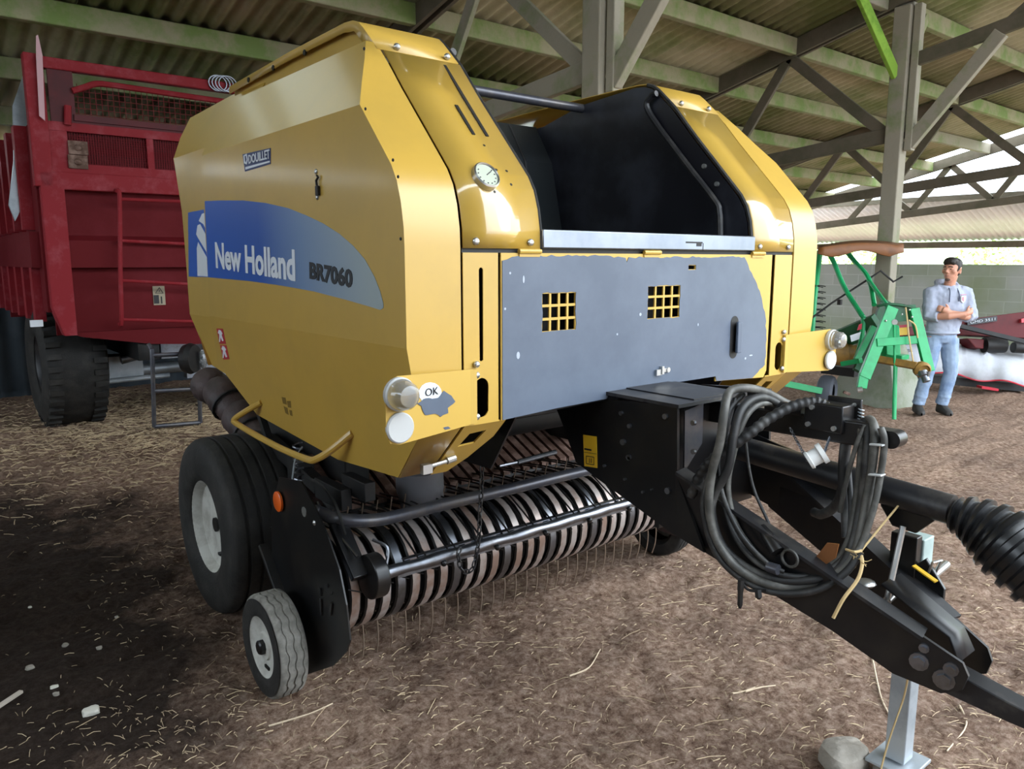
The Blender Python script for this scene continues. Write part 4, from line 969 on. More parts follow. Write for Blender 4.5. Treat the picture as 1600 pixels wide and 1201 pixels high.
    # wheels with lugs on the tread
    for x, s in ((xl-.02, 1), (xr-.55, 1)):
        o = V((x, 9.25, .64)); R = .66; w = .56
        m = MB(); m.lathe(o, (1, 0, 0), [(.30, .03), (.34, 0), (.52, -.02), (.61, .02), (.645, .08), (R-.005, .13), (R, .2), (R, w-.2), (R-.005, w-.13), (.645, w-.08), (.61, w-.02), (.52, w+.02), (.34, w), (.30, w-.03)], 56)
        for k in range(34):
            a = 2*PI*k/34
            for sd in (0, 1):
                c = o+V((w*(.14 if sd == 0 else .86), math.cos(a+sd*.09)*R*.985, math.sin(a+sd*.09)*R*.985)); Rm = M.Rotation(-(a+sd*.09)+PI/2, 3, 'X') if 0 else M.Rotation(a+sd*.09, 3, 'X')
                m.box(c, (w*.22, .05, .055), Rm)
        t = m.build('wheel', RUB, T)
        m = MB(); m.lathe(o, (1, 0, 0), [(.31, .03), (.28, .06), (.14, .12), (0, .10)], 28); m.build('rim', BLKD, t); m = MB(); m.lathe(o, (1, 0, 0), [(.31, w-.03), (.28, w-.06), (.14, w-.12), (0, w-.10)], 28); m.build('rim', BLKD, t)
trailer()

# ================================================================ GREEN TEDDER
def tedder():
    T = thing('hay_tedder', 'green hay tedder with A-frame hitch, stand leg and small tyre beside the barn post', 'tedder', (8.6, 4.2, 0))
    def pt(u, v, d=8.1): return atd(u, v, d)
    def bar(m, a, b, d0, d1, w, h):
        p = pt(*a, d0); q = pt(*b, d1); t = (q-p).normalized(); m.bar(p, q, w, h, up=t.cross(FW).cross(t) if 0 else FW)
    # A frame
    m = MB(); bar(m, (1394, 480), (1350, 590), 8.1, 8.05, .12, .05); bar(m, (1350, 583), (1346, 606), 8.05, 8.05, .10, .04); af = m.build('hitch_frame', GREEN, T, bevel=.004)
    m = MB(); bar(m, (1428, 482), (1452, 580), 8.1, 8.0, .10, .05); m.build('frame_leg', GREEN, af, bevel=.004)
    m = MB(); bar(m, (1369, 535), (1440, 530), 8.06, 8.06, .085, .05); m.build('frame_crossbar', GREEN, af, bevel=.004)
    m = MB(); m.plate([[(1386, 477), (1428, 476), (1434, 500), (1400, 503), (1388, 492)]], lambda a, b: pt(a, b, 8.16), -FW*.03); m.tube(cr([pt(1370, 478, 8.2), pt(1390, 475, 8.12), pt(1412, 477, 8.1), pt(1430, 482, 8.1)], 4), .014, 6); m.build('head_plate', GREEND, af, smooth=0)
    m = MB(); m.cyl(pt(1398, 503, 8.12), pt(1398, 503, 8.05), .03, 10); m.cyl(pt(1340, 609, 8.02), pt(1348, 608, 8.0), .03, 10)
    for u, v in ((1421, 484), (1425, 495), (1384, 501), (1409, 491)): m.ball(pt(u, v, 8.06), .012, 8, 6)
    m.each('hitch_pin', ZINC, af)
    m = MB(); bar(m, (1384, 470), (1340, 580), 8.9, 8.6, .10, .05); m.build('rear_brace', GREEND, T)
    m = MB(); bar(m, (1390, 510), (1392, 560), 8.6, 8.4, .16, .12); m.box(pt(1402, 557, 8.4), (.18, .18, .05)); m.build('gear_case', GREEN, T, bevel=.008)
    m = MB(); bar(m, (1376, 545), (1393, 562), 8.5, 8.4, .05, .04); m.build('strut', GREEN, T)
    # stand leg
    m = MB(); m.tube([pt(1399, 573, 8.1), pt(1397, 655, 8.085)], .022, 10); m.tube([pt(1397, 508, 8.12), pt(1398, 575, 8.1)], .013, 8); m.build('stand_leg', GREEN, T)
    # yellow-brown shaft with joint
    m = MB(); bar(m, (1366, 560), (1434, 572), 8.3, 7.95, .075, .075); m.build('drive_shaft', OCHRE, T, bevel=.008)
    m = MB(); m.lathe(pt(1440, 577, 7.95), pt(1440, 577, 7.9)-pt(1432, 573, 8.0), [(0, -.04), (.08, -.03), (.085, .03), (.06, .06), (.055, .03), (0, .02)], 20); m.build('shaft_guard', OCHRE, T)
    m = MB(); a = pt(1441, 580, 7.9); b = pt(1448, 596, 7.86); m.tube([a, a.lerp(b, .4), a.lerp(b, .5), b], [.045, .05, .035, .04], 14); m.box(a.lerp(b, .2), (.04, .12, .05)); m.build('joint_yoke', STEEL, T)
    # twine on the head
    m = MB(); m.tube(cr([pt(1415, 480, 8.04), pt(1418, 505, 8.04), pt(1420, 525, 8.0), pt(1426, 560, 7.98), pt(1428, 570, 7.97)], 4), .008, 5); m.tube(cr([pt(1420, 500, 8.04), pt(1430, 508, 8.04), pt(1434, 528, 8.03)], 4), .008, 5); m.build('tie_twine', TWINE, T)
    # long side tubes up to the guard
    m = MB(); m.tube(cr([pt(1283, 390, 9.2), pt(1293, 393, 9.1), pt(1303, 410, 9.05), pt(1320, 450, 8.9), pt(1345, 490, 8.6), pt(1349, 498, 8.58), pt(1346, 530, 8.55), pt(1338, 562, 8.5)], 5), .028, 8); m.build('guard_tube', GREEN, T)
    m = MB(); m.tube(cr([pt(1310, 386, 9.3), pt(1320, 390, 9.2), pt(1335, 408, 9.1), pt(1357, 435, 8.8), pt(1366, 476, 8.5)], 5), .028, 8); m.build('guard_tube', GREEN, T)
    m = MB(); m.tube([pt(1359, 440, 8.75), pt(1386, 477, 8.2)], .024, 8); m.build('guard_tube', GREEN, T)
    m = MB(); m.tube([pt(1268, 497, 8.9), pt(1300, 473, 8.9), pt(1360, 434, 8.8), pt(1376, 423, 8.8), pt(1396, 440, 8.8), pt(1410, 432, 8.8)], .012, 6); m.box(pt(1312, 472, 8.88), (.04, .04, .06)); m.build('crank_rod', BLKM, T)
    # folded arm at the left with tines
    m = MB(); m.tube([pt(1281, 392, 9.2), pt(1272, 470, 9.1), pt(1268, 525, 9.0)], .035, 8); tb = m.build('folded_arm', GREEN, T)
    for i in range(9):
        v = 446+i*9.2; d = 9.1
        m = MB(); m.tube([pt(1272, v, d), pt(1282, v, d), pt(1290, v+1.5, d)], .006, 5); m.tube([pt(1272, v+1, d), pt(1280, v+1.5, d), pt(1286, v+3, d)], .006, 5); m.build('tine', BLKM, tb)
    # brown guard plate on top
    m = MB(); R = []
    for i in range(13):
        t = i/12; u = 1278+t*134; vb = 396+5*math.sin(t*9)-(4 if t > .85 else 0); vt = 388-8*math.sin(t*PI*.9)
        R.append([pt(u, vt-4, 9.0), pt(u, vt, 8.75), pt(u, vb, 8.7)])
    m.rows(R); m.build('guard_sheet', ORBR, T, solid=.012)
    # dark green main beam with worn lettering and pale sticker, brown drum
    m = MB(); bar(m, (1300, 535), (1372, 505), 9.0, 8.5, .22, .10); mb_ = m.build('main_beam', GREEND, T, bevel=.006)
    m = MB(); m.plate([[(1328, 524), (1352, 516), (1353, 526), (1330, 534)]], lambda a, b: pt(a, b, 8.55), -FW*.004); m.build('pale_sticker', STICKW, mb_, smooth=0)
    m = MB(); m.plate([[(1342, 507), (1347, 505), (1346, 514), (1339, 516)]], lambda a, b: pt(a, b, 8.55), -FW*.004); m.each('red_sticker', STICKR, mb_, smooth=0)
    m = MB(); bar(m, (1316, 568), (1345, 563), 8.5, 8.3, .05, .06); bar(m, (1338, 562), (1365, 510), 8.4, 8.4, .06, .05); m.build('side_beam', GREEN, T)
    m = MB(); c = pt(1312, 552, 8.8); m.lathe(c, RT, [(0, -.10), (.13, -.10), (.14, .05), (.11, .07), (.09, .25), (0, .26)], 20); m.build('rotor_drum', OCHRE, T)
    m = MB(); m.box(pt(1322, 577, 9.0), (.4, .4, .10)); m.build('under_gear', BLKM, T)
    # wheel on its green arm
    o = pt(1292, 607, 8.95); ax = (RT*.82-FW*.57).normalized(); ax.z = 0; ax.normalize(); o.z = .19; R = .19
    m = MB(); m.lathe(o-ax*.09, ax, [(.09, .02), (.14, 0), (.176, .02), (R, .05), (R, .13), (.176, .16), (.14, .18), (.09, .16)], 32); w = m.build('wheel', mat('tyre_blue_grey', '4F535C', .75), T)
    m = MB(); m.lathe(o-ax*.09, ax, [(.095, .02), (.08, .06), (.04, .05), (0, .03)], 20); m.build('rim', BLKD, w)
    m = MB(); bar(m, (1222, 598), (1284, 611), 8.9, 8.8, .07, .07); m.build('wheel_arm', GREEN, T)
    m = MB(); bar(m, (1318, 612), (1328, 616), 8.9, 8.9, .03, .03); m.build('skid', RUST, T)
    # yellow warning triangle board seen through the frame
    m = MB(); m.plate([[(1400, 511), (1417, 510), (1418, 523), (1402, 524)]], lambda a, b: pt(a, b, 8.7), FW*.02); m.build('warning_board', STICKY, T, smooth=0)
    m = MB(); m.plate([[(1400, 508), (1417, 507), (1417, 511), (1400, 512)]], lambda a, b: pt(a, b, 8.69), FW*.02); m.build('red_band', STICKR, T, smooth=0)
tedder()

# ================================================================ RED DISC MOWER UNDER A WHITE CANVAS
def mower():
    D = 9.9
    T = thing('disc_mower', 'red disc mower with white canvas apron standing by the block wall', 'mower', tuple(atd(1560, 600, D)*1.0*V((1, 1, 0)) if 0 else (atd(1560, 600, D).x, atd(1560, 600, D).y, 0)))
    pt = lambda u, v, d=D: atd(u, v, d)
    m = MB(); m.plate([[(1380, 518), (1400, 513), (1498, 500), (1600, 487), (1690, 478), (1690, 530), (1600, 528), (1500, 523), (1420, 524)]], lambda a, b: pt(a, b, D+.1), FW*.22); bm = m.build('main_beam', RED, T, smooth=0, bevel=.01)
    m = MB(); m.plate([[(1511, 500), (1558, 493.5), (1558, 501.5), (1512, 508)]], lambda a, b: pt(a, b, D+.06), FW*.01); sb = m.build('name_strip', STICKB, bm, smooth=0)
    a = pt(1516, 505.6, D+.055); b = pt(1555, 500.0, D+.055); t = pt(1516, 501.6, D+.055)
    text('GMD 3511', a, b-a, UP, (t-a).length, mat('sticker_grey', 'B9BCC2', .5), 'lettering', bm, w=(b-a).length, off=.0)
    m = MB(); m.plate([[(1596, 498), (1606, 496), (1606, 503), (1596, 504)]], lambda a, b: pt(a, b, D+.05), FW*.05); m.build('red_reflector', mat('pink_red', 'C9404A', .4), bm, smooth=0)
    m = MB(); m.bar(pt(1490, 507, D), pt(1610, 536, D-.1), .05, .07, up=FW); m.build('lift_strut', BLKM, T)
    m = MB(); m.plate([[(1511, 528), (1538, 530), (1537, 545), (1524, 543)]], lambda a, b: pt(a, b, D+.05), FW*.25); m.box(pt(1385, 530, D+.2), (.3, .3, .25)); m.each('gear_housing', RED, T, smooth=0, bevel=.01)
    m = MB(); p = pt(1553, 539, D+.1); m.tube([p-RT*.13, p+RT*.13], .10, 16); m.tube([p+RT*.25-UP*.03, p+RT*.6-UP*.05], .07, 12); m.build('drive_belt_guard', BLKM, T)
    m = MB(); m.plate([[(1392, 545), (1420, 545), (1445, 560), (1445, 573), (1400, 568)]], lambda a, b: pt(a, b, D+.0), FW*.1); m.build('grey_cover', PIPE, T, smooth=0)
    # canvas: top sheet falling to a wavy skirt with red hem
    rnd = random.Random(4); top = []; rid = []; mid = []; low = []
    for i in range(61):
        t = i/60; u = 1395+t*205
        vt = 528 if u < 1500 else 528+(u-1500)*.21 if u < 1540 else 536+ (u-1540)*.1
        vr = 551+(u-1480)*.13 if u > 1480 else 551-(1480-u)*.1
        if abs(u-1542) < 9: vr -= 8*(1-abs(u-1542)/9)
        vl = 572+(u-1395)*.145+3*math.sin(u*.075)
        dz = .05*math.sin(u*.055)+.03*math.sin(u*.13+1)
        top.append(pt(u, vt, D+.55)); rid.append(pt(u, vr, D+.02)); mid.append(pt(u, (vr+vl)/2, D-.03+dz*.7)); low.append(pt(u, vl, D-.06+dz))
    m = MB(); m.rows([top, rid, mid, low]); cv = m.build('canvas_apron', CANV, T, smooth=60, solid=.008)
    m = MB(); m.tube(low, .010, 6); m.build('red_hem', STICKR, cv)
    m = MB(); m.bar(pt(1400, 585, D+.25), pt(1600, 604, D+.25), .3, .10); m.build('cutter_bar', BLKM, T)
    m = MB(); m.bar(pt(1530, 604, D-.05), pt(1556, 608, D-.05), .12, .03); m.build('shoe', STICKR, T)
mower()
# ================================================================ PERSON
def solidfig(mb, name, m, parent, vox=.012, it=3, wr=0):
    """union of overlapping closed shapes fused into one smooth continuous skin"""
    o = mb.build(name, m, parent, smooth=0)
    r = o.modifiers.new('r', 'REMESH'); r.mode = 'VOXEL'; r.voxel_size = vox; r.use_smooth_shade = True
    s = o.modifiers.new('m', 'SMOOTH'); s.factor = .5; s.iterations = it
    if wr:
        tx = bpy.data.textures.new('folds', 'CLOUDS'); tx.noise_scale = .09; tx.noise_depth = 2
        q = o.modifiers.new('d', 'DISPLACE'); q.texture = tx; q.strength = wr; q.texture_coords = 'GLOBAL'; q.mid_level = .5
    return o

def person():
    O = V((9.05, 3.58, 0)); X = RT.copy(); Yv = V((-FW.x, -FW.y, 0)).normalized()
    T = thing('person', 'man in grey hoodie and light blue jeans standing with folded arms beside the barn post', 'person', tuple(O))
    P = lambda x, y, z: O+X*x+Yv*y+V((0, 0, z))
    def loft(m, secs, n=20):
        R = [[P(c[0], c[1], c[2])]*n for c in secs[:1]]
        for (x, y, z, rx, ry) in secs: R.append([P(x+rx*math.cos(2*PI*k/n), y+ry*math.sin(2*PI*k/n), z) for k in range(n)])
        c = secs[-1]; R.append([P(c[0], c[1], c[2])]*n); m.rows(R, cyc=True)
    def limb(m, pts, rs, n=12): m.tube([P(*p) for p in cr(pts, 3)] if 0 else [P(*p) for p in pts], rs, n)
    LA = dict(sh=(.235, -.005, 1.345), el=(.285, .06, 1.075), mid=(.13, .17, 1.105), wr=(-.02, .195, 1.14), kn=(-.10, .17, 1.175))
    RA = dict(sh=(-.145, -.005, 1.345), el=(-.175, .06, 1.085), mid=(-.04, .205, 1.105), wr=(.11, .245, 1.13), kn=(.18, .215, 1.155))
    fd = (X*-.86+Yv*.52).normalized(); sd = V((0, 0, 1)).cross(fd).normalized(); hc = P(.036, .045, 1.590)
    hf = lambda f, s, z: hc+fd*f+sd*s+V((0, 0, z))
    # ---- body: head with face, neck, trunk, arms, hands, legs in one skin
    m = MB()
    loft(m, [(.01, 0, .82, .13, .10), (.02, 0, .95, .145, .10), (.03, 0, 1.10, .14, .095), (.045, 0, 1.28, .165, .10), (.045, 0, 1.38, .12, .07), (.045, .0, 1.43, .05, .05)])
    m.tube([P(.045, .0, 1.36), P(.042, .02, 1.46), hf(-.02, 0, -.05)], [.062, .056, .058], 14)
    m.ball(hf(-.012, 0, .035), (.088, .088, .092), 18, 12)
    for f, z, r in ((.012, -.02, .072), (.025, -.055, .058), (.04, -.085, .040), (.052, -.10, .026), (.01, .02, .08)): m.ball(hf(f, 0, z), r, 14, 10)
    m.tube([hf(.078, 0, .022), hf(.094, 0, .0), hf(.108, 0, -.022)], [.010, .012, .016], 8); m.ball(hf(.092, .011, -.026), .012, 8, 6); m.ball(hf(.092, -.011, -.026), .012, 8, 6)
    m.tube([hf(.070, .045, .03), hf(.084, .02, .032), hf(.086, 0, .028), hf(.084, -.02, .032), hf(.070, -.045, .03)], .011, 8)
    m.tube([hf(.074, -.02, -.052), hf(.084, 0, -.050), hf(.074, .02, -.052)], .009, 8); m.tube([hf(.072, -.018, -.065), hf(.080, 0, -.066), hf(.072, .018, -.065)], .010, 8)
    for s in (-1, 1):
        for k in range(7): a = -1.2+k*.45; m.ball(hf(-.008-.016*math.cos(a), s*.084, -.008+.026*math.sin(a)), .010, 6, 5)
        m.ball(hf(.05, s*.05, -.01), .028, 8, 6)
    for A, s in ((LA, 1), (RA, -1)):
        limb(m, [A['sh'], tuple((A['sh'][i]+A['el'][i])/2 for i in range(3)), A['el'], A['mid'], A['wr']], [.06, .05, .043, .042, .028])
        wr, kn = V(A['wr']), V(A['kn']); d = (kn-wr).normalized(); up = V((0, 0, 1)); up = (up-d*up.dot(d)).normalized()
        m.tube([P(*wr), P(*wr.lerp(kn, .5)), P(*kn)], [.028, .034, .036], 10)
        for f in range(4):
            q0 = kn+up*(.026-.0175*f); L = (.042, .048, .045, .036)[f]; q1 = q0+d*L*.55+V((0, .004, 0)); q2 = q1+d*L*.5+V((0, -.022, -.004)); m.tube([P(*q0), P(*q1), P(*q2)], [.0105, .010, .0085], 8)
        t0 = wr.lerp(kn, .35)+up*.022; t1 = t0+d*.028+up*.030; t2 = t1+d*.028+up*.010; m.tube([P(*t0), P(*t1), P(*t2)], [.014, .012, .009], 8)
    for hp, kn, an in (((-.075, 0, .86), (-.125, .04, .48), (-.185, .01, .08)), ((.095, 0, .86), (.125, .04, .48), (.07, .02, .08))):
        limb(m, [hp, tuple((hp[i]+kn[i])/2 for i in range(3)), kn, tuple(kn[i]*.6+an[i]*.4 for i in range(3)), an], [.085, .072, .055, .052, .038])
    body = solidfig(m, 'body', SKIN, T, .007, 2)
    for s in (-1, 1):
        m = MB(); m.ball(hf(.074, s*.030, .012), (.011, .011, .007), 8, 6); m.build('eye', STICKB, body)
        m = MB(); m.tube([hf(.094, s*.012, .036), hf(.088, s*.032, .040), hf(.072, s*.052, .034)], .0055, 5); m.build('eyebrow', HAIR, body)
    m = MB(); m.tube([hf(.076, -.02, -.058), hf(.089, 0, -.058), hf(.076, .02, -.058)], .005, 6); m.build('mouth', mat('lips', '8E5148', .5), body)
    m = MB(); m.ball(hf(.064, 0, -.100), (.026, .030, .018), 10, 6); m.build('beard', mat('beard_brown', '5A4034', .7), body)
    # ---- hair: thick on top, fringe to the front, short round the ears
    m = MB(); m.ball(hf(-.022, 0, .062), (.092, .092, .078), 16, 10); m.ball(hf(.03, 0, .098), (.068, .072, .045), 14, 8); m.ball(hf(-.045, 0, .0), (.066, .07, .08), 14, 8)
    for k in range(7): m.ball(hf(.062+.012*(k % 2), -.045+.015*k, .083+.006*(k % 3)), (.022, .022, .024), 8, 6)
    for s in (-1, 1): m.ball(hf(-.005, s*.070, .04), (.035, .022, .045), 8, 6); m.ball(hf(.018, s*.074, .012), (.014, .010, .03), 6, 6)
    solidfig(m, 'hair', HAIR, T, .008, 2)
    # ---- hoodie: trunk, sleeves with bunched elbows, hood and hem
    m = MB()
    loft(m, [(.01, .0, .885, .165, .12), (.01, .0, .93, .178, .13), (.015, .005, .99, .182, .135), (.025, .01, 1.08, .175, .132), (.035, .01, 1.18, .182, .132), (.045, .005, 1.28, .205, .13), (.047, .0, 1.345, .195, .115), (.048, -.005, 1.40, .125, .09), (.048, -.008, 1.43, .085, .075)], 24)
    for A in (LA, RA):
        md = tuple((A['sh'][i]+A['el'][i])/2 for i in range(3)); cu = tuple(A['el'][i]*.55+A['mid'][i]*.45 for i in range(3)); sx_ = (A['sh'][0]*.6+.045*.4, -.005, 1.355)
        limb(m, [sx_, A['sh'], md, A['el'], cu], [.085, .083, .075, .072, .062])
        for k, t in enumerate((.12, .3, .48, .66)):
            q = V(A['sh']).lerp(V(A['el']), .5+t*.5); a = (V(A['el'])-V(A['sh'])).normalized(); u = a.cross(V((0, 1, .2))).normalized(); w = a.cross(u); m.tube([P(*(q+u*(.071*math.cos(j*PI/6))+w*(.071*math.sin(j*PI/6)))) for j in range(12)], .009, 6, closed=True)
    c0 = V((.047, -.035, 1.415))
    m.tube([P(c0.x+.100*math.cos(a), c0.y+.10*math.sin(a), c0.z+.012-.040*math.sin(a)) for a in [k*PI/9 for k in range(18)]], .032, 8, closed=True)
    m.ball(P(.047, -.125, 1.38), (.09, .09, .075), 10, 8)
    hd = solidfig(m, 'hoodie', HOOD, T, .010, 3, .03)
    m = MB(); m.tube([P(.01+.178*math.cos(a), .0+.130*math.sin(a), .912) for a in [k*PI/12 for k in range(24)]], .014, 6, closed=True); m.build('hem_band', HOOD, hd)
    m = MB(); m.tube(cr([P(.0, .085, 1.40), P(-.01, .128, 1.36), P(-.018, .148, 1.25)], 4), .005, 6); m.tube(cr([P(.09, .085, 1.395), P(.09, .13, 1.34), P(.085, .148, 1.26)], 4), .005, 6); m.build('drawstring', mat('string_dark', '3C4458', .8), hd)
    c = P(.135, .125, 1.285); W = (X*.9-Yv*.43).normalized(); nn = (Yv*.9+X*.43)
    m = MB(); m.plate([[(-.04, .03), (.04, .03), (.035, -.02), (0, -.045), (-.035, -.02)]], lambda a, b: c+W*a+V((0, 0, b)), nn*.012); m.build('chest_crest', STICKW, hd, smooth=0)
    m = MB(); m.plate([[(-.03, .02), (.005, .02), (.005, -.03), (-.026, -.015)]], lambda a, b: c+W*a+nn*.0125+V((0, 0, b)), nn*.002); m.plate([rect(-.045, .042, .045, .05)], lambda a, b: c+W*a+nn*.004+V((0, 0, b)), nn*.006); m.build('crest_field', mat('crest_pink', 'B07884', .6), hd, smooth=0)
    # ---- jeans
    m = MB()
    loft(m, [(.01, 0, .80, .12, .10), (.01, 0, .86, .165, .118), (.01, 0, .95, .158, .115)], 20)
    for hp, kn, an in (((-.08, .0, .84), (-.13, .045, .47), (-.185, .01, .10)), ((.10, .0, .84), (.125, .045, .47), (.07, .02, .10))):
        kv, av = V(kn), V(an)
        limb(m, [hp, tuple(V(hp).lerp(kv, .5)), kn, tuple(kv.lerp(av, .5)), tuple(kv.lerp(av, .85)), an], [.098, .088, .072, .068, .066, .068])
        for t in (.62, .74, .86, .95): q = kv.lerp(av, t); m.tube([P(q.x+.064*math.cos(j*PI/6), q.y+.064*math.sin(j*PI/6), q.z+.012*math.sin(j*PI/3+t*20)) for j in range(12)], .009, 6, closed=True)
    jn = solidfig(m, 'jeans', JEAN, T, .010, 3, .022)
    for an, toe in (((-.185, -.03), (-.225, .17)), ((.07, -.02), (.085, .19))):
        m = MB(); a = V((an[0], an[1], 0)); b = V((toe[0], toe[1], 0)); R = []
        for i, (t, w, h) in enumerate(((-.12, .02, .06), (0, .050, .15), (.25, .052, .15), (.45, .050, .105), (.75, .056, .070), (.95, .044, .050), (1.03, .01, .03))):
            c = a.lerp(b, t); d = (b-a).normalized(); n = V((-d.y, d.x, 0)); R.append([P(*(c+n*(w*x)+V((0, 0, h*z+.004)))) for x, z in ((-1, 0), (-1, .5), (-.7, .9), (0, 1), (.7, .9), (1, .5), (1, 0), (0, 0))])
        m.rows(R, cyc=True); m.build('shoe', SHOE, T, sub=1)
person()

# ================================================================ THE BARN
RZ = lambda y: 4.60-.235*(y-4.4)      # underside of the purlins
FLOORC = 'A48A78'
def floor():
    xs = [-14, -9, -6, -4]+[-2.5+i*.06 for i in range(46)]+[.26+i*.036 for i in range(112)]+[4.3+i*.06 for i in range(30)]+[6.3, 6.6+.0]+[7+i*.25 for i in range(40)]+[18, 22, 30]
    ys = [-14, -9, -5, -3, -1.5]+[-.4+i*.06 for i in range(18)]+[.66+i*.036 for i in range(75)]+[3.37+i*.06 for i in range(42)]+[6+i*.2 for i in range(30)]+[12.5, 14, 20]
    xs = sorted(set(round(x, 3) for x in xs)); ys = sorted(set(round(y, 3) for y in ys))
    def h(x, y):
        p = V((x, y, 0)); n = noise.fractal(p*1.1, 1, 2, 3)*.020+noise.fractal(p*4, 1, 2, 3)*.017+noise.fractal(p*9, 1, 2, 2)*.012-max(0, noise.noise(p*7)-.15)*.05+abs(noise.noise(p*14))*.014+noise.noise(p*26)*.006
        return n-.012
    R = [[V((x, y, h(x, y))) for x in xs] for y in ys]
    m = MB(); m.rows(R)
    mt = bpy.data.materials.new('earth_floor'); mt.use_nodes = True; nt = mt.node_tree; N = nt.nodes; L = nt.links; b = N['Principled BSDF']; b.inputs['Roughness'].default_value = .95; b.inputs['Specular IOR Level'].default_value = .2
    g = N.new('ShaderNodeNewGeometry')
    def nz(sc, det=6, rough=.7, st=None):
        n = N.new('ShaderNodeTexNoise'); n.inputs['Scale'].default_value = sc; n.inputs['Detail'].default_value = det; n.inputs['Roughness'].default_value = rough
        if st:
            mp = N.new('ShaderNodeMapping'); mp.inputs['Scale'].default_value = st[:3]; mp.inputs['Rotation'].default_value = (0, 0, st[3]); L.new(g.outputs['Position'], mp.inputs[0]); L.new(mp.outputs[0], n.inputs['Vector'])
        else: L.new(g.outputs['Position'], n.inputs['Vector'])
        return n
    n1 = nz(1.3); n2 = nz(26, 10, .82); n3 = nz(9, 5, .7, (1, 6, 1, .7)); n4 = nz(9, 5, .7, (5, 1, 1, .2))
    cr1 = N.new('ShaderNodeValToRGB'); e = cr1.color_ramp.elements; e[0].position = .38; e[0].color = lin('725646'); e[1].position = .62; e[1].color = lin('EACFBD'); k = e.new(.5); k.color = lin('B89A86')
    L.new(n2.outputs['Fac'], cr1.inputs[0])  # soil tone, its dark end standing in for shade in the crevices
    mx1 = N.new('ShaderNodeMix'); mx1.data_type = 'RGBA'; mx1.blend_type = 'MULTIPLY'; mx1.inputs[0].default_value = .55
    cr2 = N.new('ShaderNodeValToRGB'); e = cr2.color_ramp.elements; e[0].position = .35; e[0].color = lin('8F7F74'); e[1].position = .65; e[1].color = lin('FFF6EA')
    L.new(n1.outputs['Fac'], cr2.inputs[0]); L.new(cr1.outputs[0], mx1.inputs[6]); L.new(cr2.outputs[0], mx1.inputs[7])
    # straw coloured flecks
    mm = N.new('ShaderNodeMath'); mm.operation = 'MAXIMUM'; L.new(n3.outputs['Fac'], mm.inputs[0]); L.new(n4.outputs['Fac'], mm.inputs[1])
    mr = N.new('ShaderNodeMapRange'); mr.inputs[1].default_value = .60; mr.inputs[2].default_value = .72; mr.inputs[4].default_value = .6; L.new(mm.outputs[0], mr.inputs[0])
    mx2 = N.new('ShaderNodeMix'); mx2.data_type = 'RGBA'; mx2.inputs[7].default_value = lin('C9B79C'); L.new(mr.outputs[0], mx2.inputs[0]); L.new(mx1.outputs[2], mx2.inputs[6]); 
    # baler's shade painted into the earth colour by its left wheels, partly damp ground
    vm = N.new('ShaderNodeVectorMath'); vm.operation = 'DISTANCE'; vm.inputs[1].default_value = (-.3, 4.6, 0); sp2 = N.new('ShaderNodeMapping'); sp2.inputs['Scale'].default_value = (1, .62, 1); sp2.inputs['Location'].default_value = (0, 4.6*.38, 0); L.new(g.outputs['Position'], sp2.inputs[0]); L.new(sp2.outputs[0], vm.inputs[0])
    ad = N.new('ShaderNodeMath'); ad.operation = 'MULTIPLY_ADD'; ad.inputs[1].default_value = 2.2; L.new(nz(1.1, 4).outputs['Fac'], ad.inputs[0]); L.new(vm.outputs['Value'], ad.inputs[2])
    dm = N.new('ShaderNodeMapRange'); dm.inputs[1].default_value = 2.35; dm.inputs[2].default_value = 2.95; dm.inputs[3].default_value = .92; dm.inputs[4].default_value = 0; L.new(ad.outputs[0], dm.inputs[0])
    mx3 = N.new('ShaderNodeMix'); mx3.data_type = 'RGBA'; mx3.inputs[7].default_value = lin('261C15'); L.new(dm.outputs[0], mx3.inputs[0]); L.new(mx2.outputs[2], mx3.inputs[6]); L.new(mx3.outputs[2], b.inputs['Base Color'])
    bp = N.new('ShaderNodeBump'); bp.inputs['Strength'].default_value = 1.0; bp.inputs['Distance'].default_value = .06; L.new(n2.outputs['Fac'], bp.inputs['Height']); L.new(bp.outputs[0], b.inputs['Normal'])
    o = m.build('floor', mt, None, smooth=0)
    for p in o.data.polygons: p.use_smooth = True
    tag(o, None, None, None, 'structure')
    return h
H0 = floor()

